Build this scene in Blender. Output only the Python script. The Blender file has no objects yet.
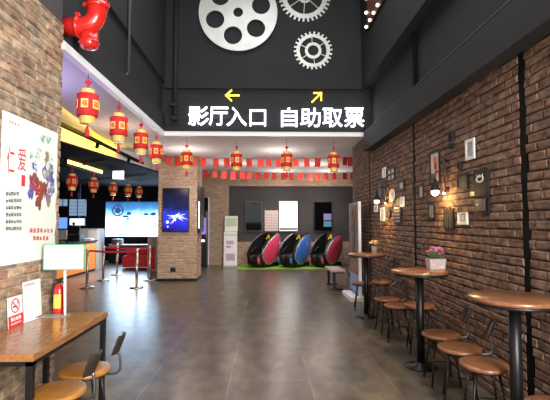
import bpy, random
from math import *
from mathutils import Vector, Matrix, Euler

rng = random.Random(7)
SC = bpy.context.scene
COL = SC.collection

# ------------------------------------------------------------------ camera
EYE = 1.55
FPX = 420.0
YAW = radians(1.362)
PITCH = atan(22 / 420)
_F = (sin(YAW) * cos(PITCH), cos(YAW) * cos(PITCH), sin(PITCH))
_R = (cos(YAW), -sin(YAW), 0)
_U = (-sin(YAW) * sin(PITCH), -cos(YAW) * sin(PITCH), cos(PITCH))


def on_plane(u, v, axis, val):
    """where the sight line through photo point (u, v) meets an axis plane of the room"""
    a = (u - 275) / FPX
    b = (200 - v) / FPX
    d = [_F[i] + a * _R[i] + b * _U[i] for i in range(3)]
    o = (0, 0, EYE)
    t = (val - o[axis]) / d[axis]
    return Vector([o[i] + t * d[i] for i in range(3)])


cam_d = bpy.data.cameras.new('camera')
cam_d.sensor_width = 36
cam_d.lens = FPX / 550 * 36
cam_d.clip_start = 0.05
cam = bpy.data.objects.new('camera', cam_d)
cam.location = (0, 0, EYE)
cam.rotation_euler = (pi / 2 + PITCH, 0, -YAW)
COL.objects.link(cam)
SC.camera = cam


# ------------------------------------------------------------------ materials
def nodes_of(m):
    m.use_nodes = True
    return m.node_tree.nodes, m.node_tree.links


def mat(name, col, rough=0.5, metal=0.0, emit=None, es=0.0, coat=0.0, spec=0.5):
    m = bpy.data.materials.new(name)
    n, l = nodes_of(m)
    b = n['Principled BSDF']
    b.inputs['Base Color'].default_value = (*col, 1)
    b.inputs['Roughness'].default_value = rough
    b.inputs['Metallic'].default_value = metal
    b.inputs['Specular IOR Level'].default_value = spec
    if coat:
        b.inputs['Coat Weight'].default_value = coat
        b.inputs['Coat Roughness'].default_value = 0.15
    if emit:
        b.inputs['Emission Color'].default_value = (*emit, 1)
        b.inputs['Emission Strength'].default_value = es
    return m


def mottled(name, c1, c2, scale=6.0, rough=0.6, bump=0.0, stretch=(1, 1, 1), detail=4.0, metal=0.0, coat=0.0):
    m = mat(name, c1, rough, metal, coat=coat)
    n, l = nodes_of(m)
    b = n['Principled BSDF']
    tc = n.new('ShaderNodeTexCoord')
    mp = n.new('ShaderNodeMapping')
    mp.inputs['Scale'].default_value = stretch
    nz = n.new('ShaderNodeTexNoise')
    nz.inputs['Scale'].default_value = scale
    nz.inputs['Detail'].default_value = detail
    rp = n.new('ShaderNodeValToRGB')
    rp.color_ramp.elements[0].position = 0.35
    rp.color_ramp.elements[1].position = 0.65
    rp.color_ramp.elements[0].color = (*c1, 1)
    rp.color_ramp.elements[1].color = (*c2, 1)
    l.new(tc.outputs['Object'], mp.inputs['Vector'])
    l.new(mp.outputs[0], nz.inputs['Vector'])
    l.new(nz.outputs['Fac'], rp.inputs['Fac'])
    l.new(rp.outputs['Color'], b.inputs['Base Color'])
    if bump:
        bp = n.new('ShaderNodeBump')
        bp.inputs['Strength'].default_value = bump
        bp.inputs['Distance'].default_value = 0.01
        l.new(nz.outputs['Fac'], bp.inputs['Height'])
        l.new(bp.outputs[0], b.inputs['Normal'])
    return m


def brick_mat(name, c1, c2, c3, mortar, soot=(0.06, 0.05, 0.045), soot_amt=0.5, bump=1.0):
    m = mat(name, c1, 0.85)
    n, l = nodes_of(m)
    b = n['Principled BSDF']
    geo = n.new('ShaderNodeTexCoord')
    sep = n.new('ShaderNodeSeparateXYZ')
    add = n.new('ShaderNodeMath'); add.operation = 'ADD'
    cmb = n.new('ShaderNodeCombineXYZ')
    l.new(geo.outputs['Object'], sep.inputs[0])
    l.new(sep.outputs['X'], add.inputs[0]); l.new(sep.outputs['Y'], add.inputs[1])
    l.new(add.outputs[0], cmb.inputs['X']); l.new(sep.outputs['Z'], cmb.inputs['Y'])
    # slight wobble so that the courses are hand laid
    nw = n.new('ShaderNodeTexNoise'); nw.inputs['Scale'].default_value = 9; nw.inputs['Detail'].default_value = 2
    l.new(geo.outputs['Object'], nw.inputs['Vector'])
    wob = n.new('ShaderNodeVectorMath'); wob.operation = 'SCALE'; wob.inputs['Scale'].default_value = 0.012
    sub = n.new('ShaderNodeVectorMath'); sub.operation = 'SUBTRACT'; sub.inputs[1].default_value = (0.5, 0.5, 0.5)
    l.new(nw.outputs['Color'], sub.inputs[0]); l.new(sub.outputs[0], wob.inputs[0])
    addv = n.new('ShaderNodeVectorMath'); addv.operation = 'ADD'
    l.new(cmb.outputs[0], addv.inputs[0]); l.new(wob.outputs[0], addv.inputs[1])
    br = n.new('ShaderNodeTexBrick')
    br.inputs['Scale'].default_value = 1
    br.inputs['Brick Width'].default_value = 0.235
    br.inputs['Row Height'].default_value = 0.077
    br.inputs['Mortar Size'].default_value = 0.0065
    br.inputs['Mortar Smooth'].default_value = 0.4
    br.inputs['Bias'].default_value = 0.0
    br.inputs['Color1'].default_value = (*c1, 1)
    br.inputs['Color2'].default_value = (*c2, 1)
    br.inputs['Mortar'].default_value = (*mortar, 1)
    l.new(addv.outputs[0], br.inputs['Vector'])
    nz = n.new('ShaderNodeTexNoise'); nz.inputs['Scale'].default_value = 7; nz.inputs['Detail'].default_value = 6
    mp = n.new('ShaderNodeMapping'); mp.inputs['Scale'].default_value = (0.6, 0.6, 1.7)
    l.new(geo.outputs['Object'], mp.inputs[0]); l.new(mp.outputs[0], nz.inputs['Vector'])
    rp = n.new('ShaderNodeValToRGB')
    rp.color_ramp.elements[0].position = 0.42; rp.color_ramp.elements[1].position = 0.62
    rp.color_ramp.elements[0].color = (0, 0, 0, 1); rp.color_ramp.elements[1].color = (1, 1, 1, 1)
    l.new(nz.outputs['Fac'], rp.inputs['Fac'])
    mx = n.new('ShaderNodeMix'); mx.data_type = 'RGBA'
    mx.inputs[7].default_value = (*c3, 1)
    l.new(rp.outputs['Color'], mx.inputs[0])
    l.new(br.outputs['Color'], mx.inputs[6])
    # dark firing marks
    n2 = n.new('ShaderNodeTexNoise'); n2.inputs['Scale'].default_value = 11; n2.inputs['Detail'].default_value = 5
    mp2 = n.new('ShaderNodeMapping'); mp2.inputs['Location'].default_value = (7, 3, 5); mp2.inputs['Scale'].default_value = (0.6, 0.6, 1.5)
    l.new(geo.outputs['Object'], mp2.inputs[0]); l.new(mp2.outputs[0], n2.inputs['Vector'])
    r2 = n.new('ShaderNodeValToRGB')
    r2.color_ramp.elements[0].position = 0.5; r2.color_ramp.elements[1].position = 0.7
    r2.color_ramp.elements[0].color = (0, 0, 0, 1); r2.color_ramp.elements[1].color = (soot_amt,) * 3 + (1,)
    l.new(n2.outputs['Fac'], r2.inputs['Fac'])
    m2 = n.new('ShaderNodeMix'); m2.data_type = 'RGBA'; m2.inputs[7].default_value = (*soot, 1)
    l.new(r2.outputs['Color'], m2.inputs[0]); l.new(mx.outputs[2], m2.inputs[6])
    # keep mortar its own colour
    m3 = n.new('ShaderNodeMix'); m3.data_type = 'RGBA'; m3.inputs[7].default_value = (*mortar, 1)
    l.new(br.outputs['Fac'], m3.inputs[0]); l.new(m2.outputs[2], m3.inputs[6])
    l.new(m3.outputs[2], b.inputs['Base Color'])
    inv = n.new('ShaderNodeMath'); inv.operation = 'SUBTRACT'; inv.inputs[0].default_value = 1
    l.new(br.outputs['Fac'], inv.inputs[1])
    hs = n.new('ShaderNodeMath'); hs.operation = 'MULTIPLY_ADD'; hs.inputs[1].default_value = 0.5
    l.new(nz.outputs['Fac'], hs.inputs[0]); l.new(inv.outputs[0], hs.inputs[2])
    bp = n.new('ShaderNodeBump'); bp.inputs['Strength'].default_value = bump; bp.inputs['Distance'].default_value = 0.02
    l.new(hs.outputs[0], bp.inputs['Height']); l.new(bp.outputs[0], b.inputs['Normal'])
    return m


def wood_mat(name, c1, c2, rough=0.35, scale=1.0, coat=0.3):
    return mottled(name, c1, c2, 5 * scale, rough, 0.0, (8, 1.2, 8), 6, coat=coat)


def floor_mat():
    m = mat('floor tile', (0.1, 0.09, 0.08), 0.3)
    n, l = nodes_of(m)
    b = n['Principled BSDF']
    tc = n.new('ShaderNodeTexCoord')
    mp = n.new('ShaderNodeMapping'); mp.inputs['Rotation'].default_value = (0, 0, pi / 2)
    mp.inputs['Location'].default_value = (0.3, 0.34, 0)
    br = n.new('ShaderNodeTexBrick')
    br.inputs['Scale'].default_value = 1
    br.inputs['Brick Width'].default_value = 1.56; br.inputs['Row Height'].default_value = 0.78
    br.inputs['Mortar Size'].default_value = 0.0055; br.inputs['Mortar Smooth'].default_value = 0.1
    br.inputs['Color1'].default_value = (0.083, 0.068, 0.050, 1); br.inputs['Color2'].default_value = (0.101, 0.083, 0.062, 1)
    br.inputs['Mortar'].default_value = (0.165, 0.15, 0.125, 1)
    l.new(tc.outputs['Object'], mp.inputs[0]); l.new(mp.outputs[0], br.inputs['Vector'])
    nz = n.new('ShaderNodeTexNoise'); nz.inputs['Scale'].default_value = 3.2; nz.inputs['Detail'].default_value = 5
    nz.inputs['Roughness'].default_value = 0.55
    m2 = n.new('ShaderNodeMapping'); m2.inputs['Scale'].default_value = (1.5, 0.6, 1); m2.inputs['Rotation'].default_value = (0, 0, 0.3)
    l.new(tc.outputs['Object'], m2.inputs[0]); l.new(m2.outputs[0], nz.inputs['Vector'])
    mr = n.new('ShaderNodeMapRange'); mr.inputs[1].default_value = 0.3; mr.inputs[2].default_value = 0.7
    mr.inputs[3].default_value = 0.72; mr.inputs[4].default_value = 1.32; mr.clamp = True
    l.new(nz.outputs['Fac'], mr.inputs[0])
    mx = n.new('ShaderNodeVectorMath'); mx.operation = 'SCALE'
    n3 = n.new('ShaderNodeTexNoise'); n3.inputs['Scale'].default_value = 6; n3.inputs['Detail'].default_value = 6
    m4 = n.new('ShaderNodeMapping'); m4.inputs['Scale'].default_value = (1.1, 0.6, 1)
    l.new(tc.outputs['Object'], m4.inputs[0]); l.new(m4.outputs[0], n3.inputs['Vector'])
    mr2 = n.new('ShaderNodeMapRange'); mr2.inputs[1].default_value = 0.3; mr2.inputs[2].default_value = 0.7
    mr2.inputs[3].default_value = 0.6; mr2.inputs[4].default_value = 1.5
    l.new(n3.outputs['Fac'], mr2.inputs[0])
    mm = n.new('ShaderNodeMath'); mm.operation = 'MULTIPLY'
    l.new(mr.outputs[0], mm.inputs[0]); l.new(mr2.outputs[0], mm.inputs[1])
    l.new(br.outputs['Color'], mx.inputs[0]); l.new(mm.outputs[0], mx.inputs['Scale'])
    l.new(mx.outputs[0], b.inputs['Base Color'])
    b.inputs['Roughness'].default_value = 0.29
    return m


def screen_mat(name, stops, strength, axis='Z', lo=0.0, hi=1.0, noise=0.0, nscale=3.0):
    """a lit screen whose picture runs through colour stops along an axis"""
    m = mat(name, (0.01, 0.01, 0.01), 0.15)
    n, l = nodes_of(m)
    b = n['Principled BSDF']
    tc = n.new('ShaderNodeTexCoord'); sep = n.new('ShaderNodeSeparateXYZ')
    l.new(tc.outputs['Object'], sep.inputs[0])
    mr = n.new('ShaderNodeMapRange'); mr.inputs[1].default_value = lo; mr.inputs[2].default_value = hi
    l.new(sep.outputs[axis], mr.inputs[0])
    src = mr.outputs[0]
    if noise:
        nz = n.new('ShaderNodeTexNoise'); nz.inputs['Scale'].default_value = nscale; nz.inputs['Detail'].default_value = 4
        l.new(tc.outputs['Object'], nz.inputs['Vector'])
        ma = n.new('ShaderNodeMath'); ma.operation = 'MULTIPLY_ADD'; ma.inputs[1].default_value = noise
        l.new(nz.outputs['Fac'], ma.inputs[0])
        s2 = n.new('ShaderNodeMath'); s2.operation = 'SUBTRACT'; s2.inputs[1].default_value = noise / 2
        l.new(src, s2.inputs[0]); l.new(s2.outputs[0], ma.inputs[2])
        src = ma.outputs[0]
    rp = n.new('ShaderNodeValToRGB')
    els = rp.color_ramp.elements
    while len(els) < len(stops):
        els.new(0.5)
    for e, (p, c) in zip(els, stops):
        e.position = p; e.color = (*c, 1)
    l.new(src, rp.inputs['Fac'])
    l.new(rp.outputs['Color'], b.inputs['Emission Color'])
    b.inputs['Emission Strength'].default_value = strength
    return m


M = {}
M['brick_r'] = brick_mat('brick texture toned for shade', (0.20, 0.115, 0.075), (0.12, 0.075, 0.055), (0.27, 0.175, 0.115), (0.055, 0.045, 0.04))  # one brick in three tones that follow how its wall is lit
M['brick_l'] = brick_mat('brick toned for daylight', (0.30, 0.18, 0.125), (0.21, 0.145, 0.11), (0.36, 0.26, 0.18), (0.30, 0.235, 0.17), soot_amt=0.35)
M['brick_c'] = brick_mat('brick toned for lamplight', (0.36, 0.215, 0.15), (0.25, 0.165, 0.125), (0.40, 0.28, 0.20), (0.36, 0.27, 0.20), soot_amt=0.3)
M['black_wall'] = mottled('black wall paint', (0.0105, 0.0113, 0.013), (0.0135, 0.0143, 0.0163), 3, 0.8)
M['black_beam'] = mottled('charcoal beam paint', (0.012, 0.012, 0.013), (0.0145, 0.0145, 0.0155), 2, 0.8)
M['slot'] = mat('matt black steel', (0.0025, 0.0025, 0.0025), 0.8, spec=0.15)
M['grey_wall'] = mat('grey wall paint', (0.055, 0.055, 0.058), 0.7)
M['darkgrey_wall'] = mottled('dark grey plaster', (0.052, 0.048, 0.05), (0.06, 0.055, 0.056), 2, 0.7)
M['lobby_wall'] = mat('lobby black wall', (0.010, 0.010, 0.013), 0.7, spec=0.2)
M['canopy_black'] = mat('black canopy paint', (0.003, 0.003, 0.004), 0.9, spec=0.05)
M['white_ceiling'] = mat('white ceiling paint', (0.78, 0.75, 0.74), 0.8)
M['white_lip'] = mat('white painted edge', (0.88, 0.88, 0.9), 0.5)
M['floor'] = floor_mat()
M['black_steel'] = mat('black steel', (0.010, 0.010, 0.011), 0.38, 0.3)
M['steel'] = mat('brushed steel', (0.62, 0.62, 0.62), 0.3, 1.0)
M['reel'] = mottled('brushed silver', (0.60, 0.60, 0.56), (0.70, 0.70, 0.65), 3, 0.5, 0, (1, 1, 1), metal=0.55)
M['wood_light'] = wood_mat('orange wood', (0.25, 0.10, 0.032), (0.35, 0.155, 0.05), 0.25)
M['wood_seat'] = wood_mat('honey wood', (0.27, 0.10, 0.014), (0.37, 0.16, 0.026), 0.38)
M['wood_dark'] = wood_mat('walnut wood', (0.17, 0.065, 0.028), (0.26, 0.105, 0.045), 0.32)
M['wood_back'] = wood_mat('stained backrest wood', (0.013, 0.010, 0.009), (0.034, 0.02, 0.014), 0.5)
M['pipe_red'] = mat('red pipe paint', (0.62, 0.018, 0.012), 0.25, coat=0.5)
M['lantern_red'] = mat('lantern red felt', (0.66, 0.016, 0.022), 0.7)
M['gold'] = mat('gold paper', (0.98, 0.70, 0.17), 0.35, 0.12)
M['gold_flat'] = mat('gold print', (0.92, 0.70, 0.16), 0.5)
M['tassel'] = mat('red tassel', (0.60, 0.02, 0.04), 0.7)
M['packet'] = mat('red paper', (0.75, 0.045, 0.03), 0.6)
M['packet_gold'] = mat('gold envelope', (0.85, 0.60, 0.15), 0.5)
M['string'] = mat('dark string', (0.05, 0.02, 0.02), 0.8)
M['letter'] = mat('lit white acrylic', (0.9, 0.9, 0.95), 0.4, emit=(0.88, 0.92, 1.0), es=1.9)
M['letter_side'] = mat('letter return', (0.6, 0.6, 0.65), 0.4)
M['arrow'] = mat('lit yellow acrylic', (0.9, 0.8, 0.2), 0.4, emit=(1.0, 0.76, 0.05), es=1.0)
M['bulb'] = mat('lit bulb', (1, 0.9, 0.8), 0.3, emit=(1.0, 0.86, 0.66), es=3.0)
M['lamp_bulb'] = mat('warm lit bulb', (1, 0.9, 0.8), 0.3, emit=(1.0, 0.86, 0.64), es=7.0)
M['marquee'] = mat('rust red panel', (0.16, 0.045, 0.03), 0.5)
M['paper'] = mat('white paper', (0.86, 0.87, 0.85), 0.6)
M['poster'] = mottled('pale cream poster', (0.86, 0.87, 0.80), (0.80, 0.86, 0.76), 1.5, 0.35)
M['white_plastic'] = mat('white plastic', (0.85, 0.85, 0.85), 0.35)
M['red_ink'] = mat('red ink', (0.55, 0.03, 0.03), 0.6)
M['red_print'] = mat('red print', (0.70, 0.03, 0.04), 0.5)
M['black_ink'] = mat('black ink', (0.03, 0.03, 0.03), 0.6)
M['green_ink'] = mat('grey green ink', (0.30, 0.42, 0.34), 0.6)
M['blue_ink'] = mat('blue ink', (0.06, 0.09, 0.42), 0.6)
M['brown_ink'] = mat('brown ink', (0.20, 0.06, 0.035), 0.6)
M['purple_ink'] = mat('purple ink', (0.25, 0.12, 0.34), 0.6)
M['teal_ink'] = mat('pale teal ink', (0.62, 0.78, 0.74), 0.6)
M['skin_ink'] = mat('pale ink', (0.70, 0.66, 0.66), 0.6)
M['olive_ink'] = mat('olive ink', (0.26, 0.24, 0.10), 0.6)
M['green_frame'] = mat('green plastic frame', (0.10, 0.45, 0.20), 0.4)
M['grey_metal'] = mat('grey metal', (0.34, 0.34, 0.33), 0.4, 0.4)
M['ext_red'] = mat('extinguisher red', (0.62, 0.02, 0.015), 0.25, coat=0.4)
M['label_yellow'] = mat('yellow label', (0.85, 0.55, 0.08), 0.5)
M['rubber'] = mat('black rubber', (0.012, 0.012, 0.012), 0.6)
M['plastic_black'] = mat('black plastic', (0.012, 0.012, 0.013), 0.3)
M['glass_black'] = mat('black screen glass', (0.003, 0.003, 0.004), 0.05, spec=0.15)
M['orange'] = mat('orange laminate', (0.80, 0.26, 0.04), 0.45)
M['counter_top'] = mat('black stone', (0.01, 0.01, 0.011), 0.2)
M['belt'] = mat('red webbing', (0.50, 0.02, 0.03), 0.7)
M['grass'] = mottled('green artificial turf', (0.16, 0.36, 0.03), (0.28, 0.50, 0.05), 60, 0.9, 0.6)
M['leather'] = mat('black leather', (0.005, 0.005, 0.006), 0.45, spec=0.3)
M['pink'] = mat('glossy pink shell', (0.72, 0.06, 0.13), 0.22, coat=0.5)
M['blue'] = mat('glossy blue shell', (0.05, 0.18, 0.62), 0.22, coat=0.5)
M['silver_rim'] = mat('silver rim', (0.5, 0.48, 0.46), 0.3, 0.8)
M['logo'] = mat('yellow embroidery', (0.80, 0.50, 0.03), 0.5)
M['led_blue'] = mat('blue status light', (0.05, 0.1, 0.8), 0.4, emit=(0.10, 0.18, 1.0), es=1.2)
M['pot'] = mat('white ceramic', (0.46, 0.38, 0.37), 0.5)
M['leaf'] = mottled('leaf green', (0.05, 0.12, 0.03), (0.10, 0.20, 0.05), 30, 0.6)
M['petal_pink'] = mat('pink petals', (0.42, 0.10, 0.22), 0.6)
M['petal_yellow'] = mat('pale orange petals', (0.80, 0.48, 0.22), 0.6)
M['frame_black'] = mat('black frame', (0.008, 0.006, 0.005), 0.6, spec=0.25)
M['frame_white'] = mat('white frame', (0.72, 0.70, 0.66), 0.5)
M['print_grey'] = mottled('grey print', (0.22, 0.21, 0.20), (0.45, 0.43, 0.40), 18, 0.5)
M['print_dark'] = mottled('dark print', (0.02, 0.016, 0.018), (0.05, 0.038, 0.04), 14, 0.6)
M['print_blue'] = mottled('blue print', (0.20, 0.24, 0.38), (0.42, 0.38, 0.46), 14, 0.5)
M['print_red'] = mat('red picture print', (0.62, 0.10, 0.05), 0.5)
M['print_pale'] = mottled('pale print', (0.50, 0.48, 0.45), (0.62, 0.60, 0.56), 12, 0.5)
M['print_olive'] = mottled('olive print', (0.30, 0.29, 0.16), (0.10, 0.10, 0.07), 14, 0.5)
M['print_brown'] = mottled('brown poster print', (0.36, 0.25, 0.17), (0.20, 0.13, 0.09), 4, 0.85)
M['print_brown'].node_tree.nodes['Principled BSDF'].inputs['Specular IOR Level'].default_value = 0.05
M['iron'] = mat('dark cast iron', (0.010, 0.008, 0.007), 0.65, spec=0.25)
M['pipe_brown'] = mat('rusty pipe', (0.06, 0.03, 0.02), 0.5, 0.5)
M['white_screen'] = mat('lit white screen', (0.9, 0.9, 0.9), 0.3, emit=(1.0, 0.98, 0.97), es=1.5)
M['down'] = mat('lit downlight', (1, 1, 1), 0.4, emit=(1.0, 0.95, 0.88), es=12.0)
M['strip_warm'] = mat('lit warm strip', (1, 0.9, 0.6), 0.4, emit=(1.0, 0.64, 0.16), es=2.0)
M['white_lit'] = mat('lit cool panel', (1, 1, 1), 0.4, emit=(0.92, 0.92, 1.0), es=1.6)
M['blue_screen'] = mat('lit blue screen', (0.1, 0.2, 0.5), 0.3, emit=(0.12, 0.27, 0.75), es=0.9)
M['menu_screen'] = mat('lit menu screen', (0.1, 0.2, 0.3), 0.3, emit=(0.17, 0.25, 0.36), es=0.8)
M['pale_screen'] = mat('lit pale screen', (0.8, 0.8, 0.8), 0.3, emit=(0.75, 0.88, 1.0), es=1.0)
M['purple_lit'] = mat('lit violet panel', (0.2, 0.1, 0.5), 0.3, emit=(0.20, 0.12, 0.62), es=0.9)
M['violet_pic'] = mat('lit violet picture', (0.05, 0.04, 0.08), 0.3, emit=(0.42, 0.36, 0.75), es=0.3)
M['teal_pic'] = mat('lit teal picture', (0.02, 0.06, 0.08), 0.3, emit=(0.10, 0.42, 0.55), es=0.3)
M['pink_paper'] = mat('pale pink paper', (0.74, 0.62, 0.58), 0.6)
M['blue_plastic'] = mat('blue plastic edge', (0.06, 0.08, 0.36), 0.4)


# ------------------------------------------------------------------ mesh builder
def XY(p):   # floor-plan mapping, identity
    return p


def face_front(x, y, z):      # a picture plane that faces the camera end of the hall (-Y)
    return (x, -z, y)


def face_left(x, y, z):       # plane on the right-hand wall, facing -X
    return (-z, -x, y)


def face_right(x, y, z):      # plane on the left-hand wall, facing +X
    return (z, x, y)


class MB:
    def __init__(self):
        self.v = []; self.f = []; self.m = []; self.s = []

    def add(self, vs, fs, m=0, smooth=False):
        o = len(self.v)
        self.v += [tuple(p) for p in vs]
        for f in fs:
            self.f.append([o + i for i in f]); self.m.append(m); self.s.append(smooth)
        return self

    def box(self, c, s, m=0, rot=None):
        hx, hy, hz = s[0] / 2, s[1] / 2, s[2] / 2
        vs = [Vector((x, y, z)) for x in (-hx, hx) for y in (-hy, hy) for z in (-hz, hz)]
        if rot is not None:
            R = Euler(rot).to_matrix()
            vs = [R @ p for p in vs]
        vs = [p + Vector(c) for p in vs]
        return self.add(vs, [(0, 1, 3, 2), (4, 6, 7, 5), (0, 4, 5, 1), (2, 3, 7, 6), (0, 2, 6, 4), (1, 5, 7, 3)], m)

    def bb(self, lo, hi, m=0):
        return self.box([(a + b) / 2 for a, b in zip(lo, hi)], [abs(b - a) for a, b in zip(lo, hi)], m)

    def tube(self, pts, r, seg=10, m=0, closed=False, smooth=True):
        pts = [Vector(p) for p in pts]
        n = len(pts)
        rs = r if isinstance(r, (list, tuple)) else [r] * n
        rings = []
        prev = None
        for i in range(n):
            if closed:
                t = pts[(i + 1) % n] - pts[i - 1]
            else:
                t = pts[min(i + 1, n - 1)] - pts[max(i - 1, 0)]
            t.normalize()
            if prev is None:
                a = Vector((0, 0, 1)) if abs(t.z) < 0.9 else Vector((1, 0, 0))
                u = t.cross(a).normalized()
            else:
                u = (prev - t * prev.dot(t)).normalized()
            prev = u
            w = t.cross(u)
            rings.append([pts[i] + (u * cos(2 * pi * k / seg) + w * sin(2 * pi * k / seg)) * rs[i] for k in range(seg)])
        vs = [p for rg in rings for p in rg]
        fs = []
        for i in range(n if closed else n - 1):
            a = i * seg; b = ((i + 1) % n) * seg
            for k in range(seg):
                k2 = (k + 1) % seg
                fs.append((a + k, a + k2, b + k2, b + k))
        self.add(vs, fs, m, smooth)
        if not closed:
            o = len(self.v) - len(vs)
            self.f.append([o + k for k in range(seg)][::-1]); self.m.append(m); self.s.append(False)
            self.f.append([o + (n - 1) * seg + k for k in range(seg)]); self.m.append(m); self.s.append(False)
        return self

    def cyl(self, p0, p1, r, seg=20, m=0, r1=None):
        return self.tube([p0, p1], [r, r if r1 is None else r1], seg, m)

    def lathe(self, prof, c=(0, 0, 0), seg=24, m=0, smooth=True):
        vs = []
        for (r, z) in prof:
            for k in range(seg):
                a = 2 * pi * k / seg
                vs.append((c[0] + r * cos(a), c[1] + r * sin(a), c[2] + z))
        fs = []
        for i in range(len(prof) - 1):
            for k in range(seg):
                k2 = (k + 1) % seg
                fs.append((i * seg + k, i * seg + k2, (i + 1) * seg + k2, (i + 1) * seg + k))
        fs.append(tuple(range(seg))[::-1])
        fs.append(tuple((len(prof) - 1) * seg + k for k in range(seg)))
        return self.add(vs, fs, m, smooth)

    def prism(self, poly, d, mp, m=0, off=(0, 0, 0)):
        """polygon (x, y) extruded from z=0 to z=d, then mapped"""
        n = len(poly)
        vs = [Vector(mp(x, y, 0)) + Vector(off) for x, y in poly] + [Vector(mp(x, y, d)) + Vector(off) for x, y in poly]
        fs = [tuple(range(n))[::-1], tuple(range(n, 2 * n))]
        fs += [(i, (i + 1) % n, n + (i + 1) % n, n + i) for i in range(n)]
        return self.add(vs, fs, m)

    def sphere(self, c, r, seg=12, m=0, sc=(1, 1, 1)):
        vs = []; fs = []
        rings = seg // 2
        for i in range(rings + 1):
            th = pi * i / rings
            for k in range(seg):
                a = 2 * pi * k / seg
                vs.append((c[0] + r * sc[0] * sin(th) * cos(a), c[1] + r * sc[1] * sin(th) * sin(a), c[2] + r * sc[2] * cos(th)))
        for i in range(rings):
            for k in range(seg):
                k2 = (k + 1) % seg
                fs.append((i * seg + k, (i + 1) * seg + k, (i + 1) * seg + k2, i * seg + k2))
        return self.add(vs, fs, m, True)

    def extend_mapped(self, data, mp, off=(0, 0, 0), m=0):
        vs, fs = data
        return self.add([Vector(mp(*p)) + Vector(off) for p in vs], fs, m)


def obj(name, mb, mats, parent=None, bevel=0.0, loc=(0, 0, 0), rot=(0, 0, 0)):
    me = bpy.data.meshes.new(name)
    me.from_pydata(mb.v, [], mb.f)
    if not isinstance(mats, (list, tuple)):
        mats = [mats]
    for x in mats:
        me.materials.append(M[x] if isinstance(x, str) else x)
    me.polygons.foreach_set('material_index', mb.m)
    me.polygons.foreach_set('use_smooth', mb.s)
    me.update()
    o = bpy.data.objects.new(name, me)
    COL.objects.link(o)
    o.location = loc; o.rotation_euler = rot
    if parent:
        o.parent = parent
    if bevel:
        b = o.modifiers.new('bevel', 'BEVEL'); b.width = bevel; b.segments = 2; b.limit_method = 'ANGLE'; b.angle_limit = radians(50)
    return o


def tag(o, label, cat, group=None):
    o['label'] = label; o['category'] = cat
    if group:
        o['group'] = group
    return o


def thing(name, label, cat, loc=(0, 0, 0), rotz=0, group=None):
    o = bpy.data.objects.new(name, None)
    o.empty_display_size = 0.1
    COL.objects.link(o)
    o.location = loc; o.rotation_euler = (0, 0, rotz)
    return tag(o, label, cat, group)


def struct(name, mb, mats):
    o = obj(name, mb, mats)
    o['kind'] = 'structure'
    return o


def dup(root, loc, rotz=None, label=None, group=None, scale=None):
    kids = {}
    for o in bpy.data.objects:
        if o.parent:
            kids.setdefault(o.parent.name, []).append(o)

    def cp(o, parent):
        c = o.copy(); COL.objects.link(c)
        if parent:
            c.parent = parent
        for ch in kids.get(o.name, []):
            cp(ch, c)
        return c
    r = cp(root, None)
    r.location = loc
    if rotz is not None:
        r.rotation_euler = (0, 0, rotz)
    if label:
        r['label'] = label
    if group:
        r['group'] = group
    if scale:
        r.scale = scale
    return r


def curve_mesh(cu):
    o = bpy.data.objects.new('tmp', cu)
    COL.objects.link(o)
    bpy.context.view_layer.update()
    dg = bpy.context.evaluated_depsgraph_get()
    e = o.evaluated_get(dg)
    me = e.to_mesh()
    vs = [tuple(v.co) for v in me.vertices]
    fs = [tuple(p.vertices) for p in me.polygons]
    e.to_mesh_clear()
    bpy.data.objects.remove(o)
    return vs, fs


def fit(data, x0, y0, x1, y1, d):
    vs, fs = data
    if not vs:
        return data
    ax = [p[0] for p in vs]; ay = [p[1] for p in vs]; az = [p[2] for p in vs]
    sx = (x1 - x0) / max(1e-6, max(ax) - min(ax)); sy = (y1 - y0) / max(1e-6, max(ay) - min(ay))
    dz = max(1e-6, max(az) - min(az))
    return [(x0 + (p[0] - min(ax)) * sx, y0 + (p[1] - min(ay)) * sy, (p[2] - min(az)) / dz * d) for p in vs], fs


def text(body, x0, y0, x1, y1, d=0.002, bold=0.0):
    cu = bpy.data.curves.new('tmp', 'FONT')
    cu.body = body; cu.size = 1; cu.extrude = 0.05; cu.offset = bold; cu.resolution_u = 3
    return fit(curve_mesh(cu), x0, y0, x1, y1, d)


def shape(outlines, d):
    """2-D outlines with holes, filled and extruded to depth d (z from 0 to d)"""
    cu = bpy.data.curves.new('tmp', 'CURVE')
    cu.dimensions = '2D'; cu.fill_mode = 'BOTH'; cu.extrude = d / 2
    for pl in outlines:
        s = cu.splines.new('POLY'); s.points.add(len(pl) - 1)
        for p, (x, y) in zip(s.points, pl):
            p.co = (x, y, 0, 1)
        s.use_cyclic_u = True
    vs, fs = curve_mesh(cu)
    return [(x, y, z + d / 2) for x, y, z in vs], fs


def circle(cx, cy, r, n=40, a0=0.0):
    return [(cx + r * cos(a0 + 2 * pi * k / n), cy + r * sin(a0 + 2 * pi * k / n)) for k in range(n)]


def rect(x0, y0, x1, y1):
    return [(x0, y0), (x1, y0), (x1, y1), (x0, y1)]


def glyph(mb, x, y, s, mp, off, m=0, d=0.001, w=None):
    """a small printed character too fine to be read: a cluster of pen strokes"""
    w = w or s * 0.10
    for k in range(rng.choice((3, 4))):
        yy = y + s * (0.08 + 0.84 * (k + rng.random() * 0.4) / 4)
        a = x + s * rng.uniform(0.0, 0.25); b = x + s * rng.uniform(0.7, 1.0)
        mb.prism(rect(a, yy, b, yy + w), d, mp, m, off)
    for k in range(2):
        xx = x + s * (0.15 + 0.5 * k + rng.uniform(0, 0.2))
        a = y + s * rng.uniform(0, 0.25); b = y + s * rng.uniform(0.7, 1.0)
        mb.prism(rect(xx, a, xx + w, b), d * 0.8, mp, m, off)


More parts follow.
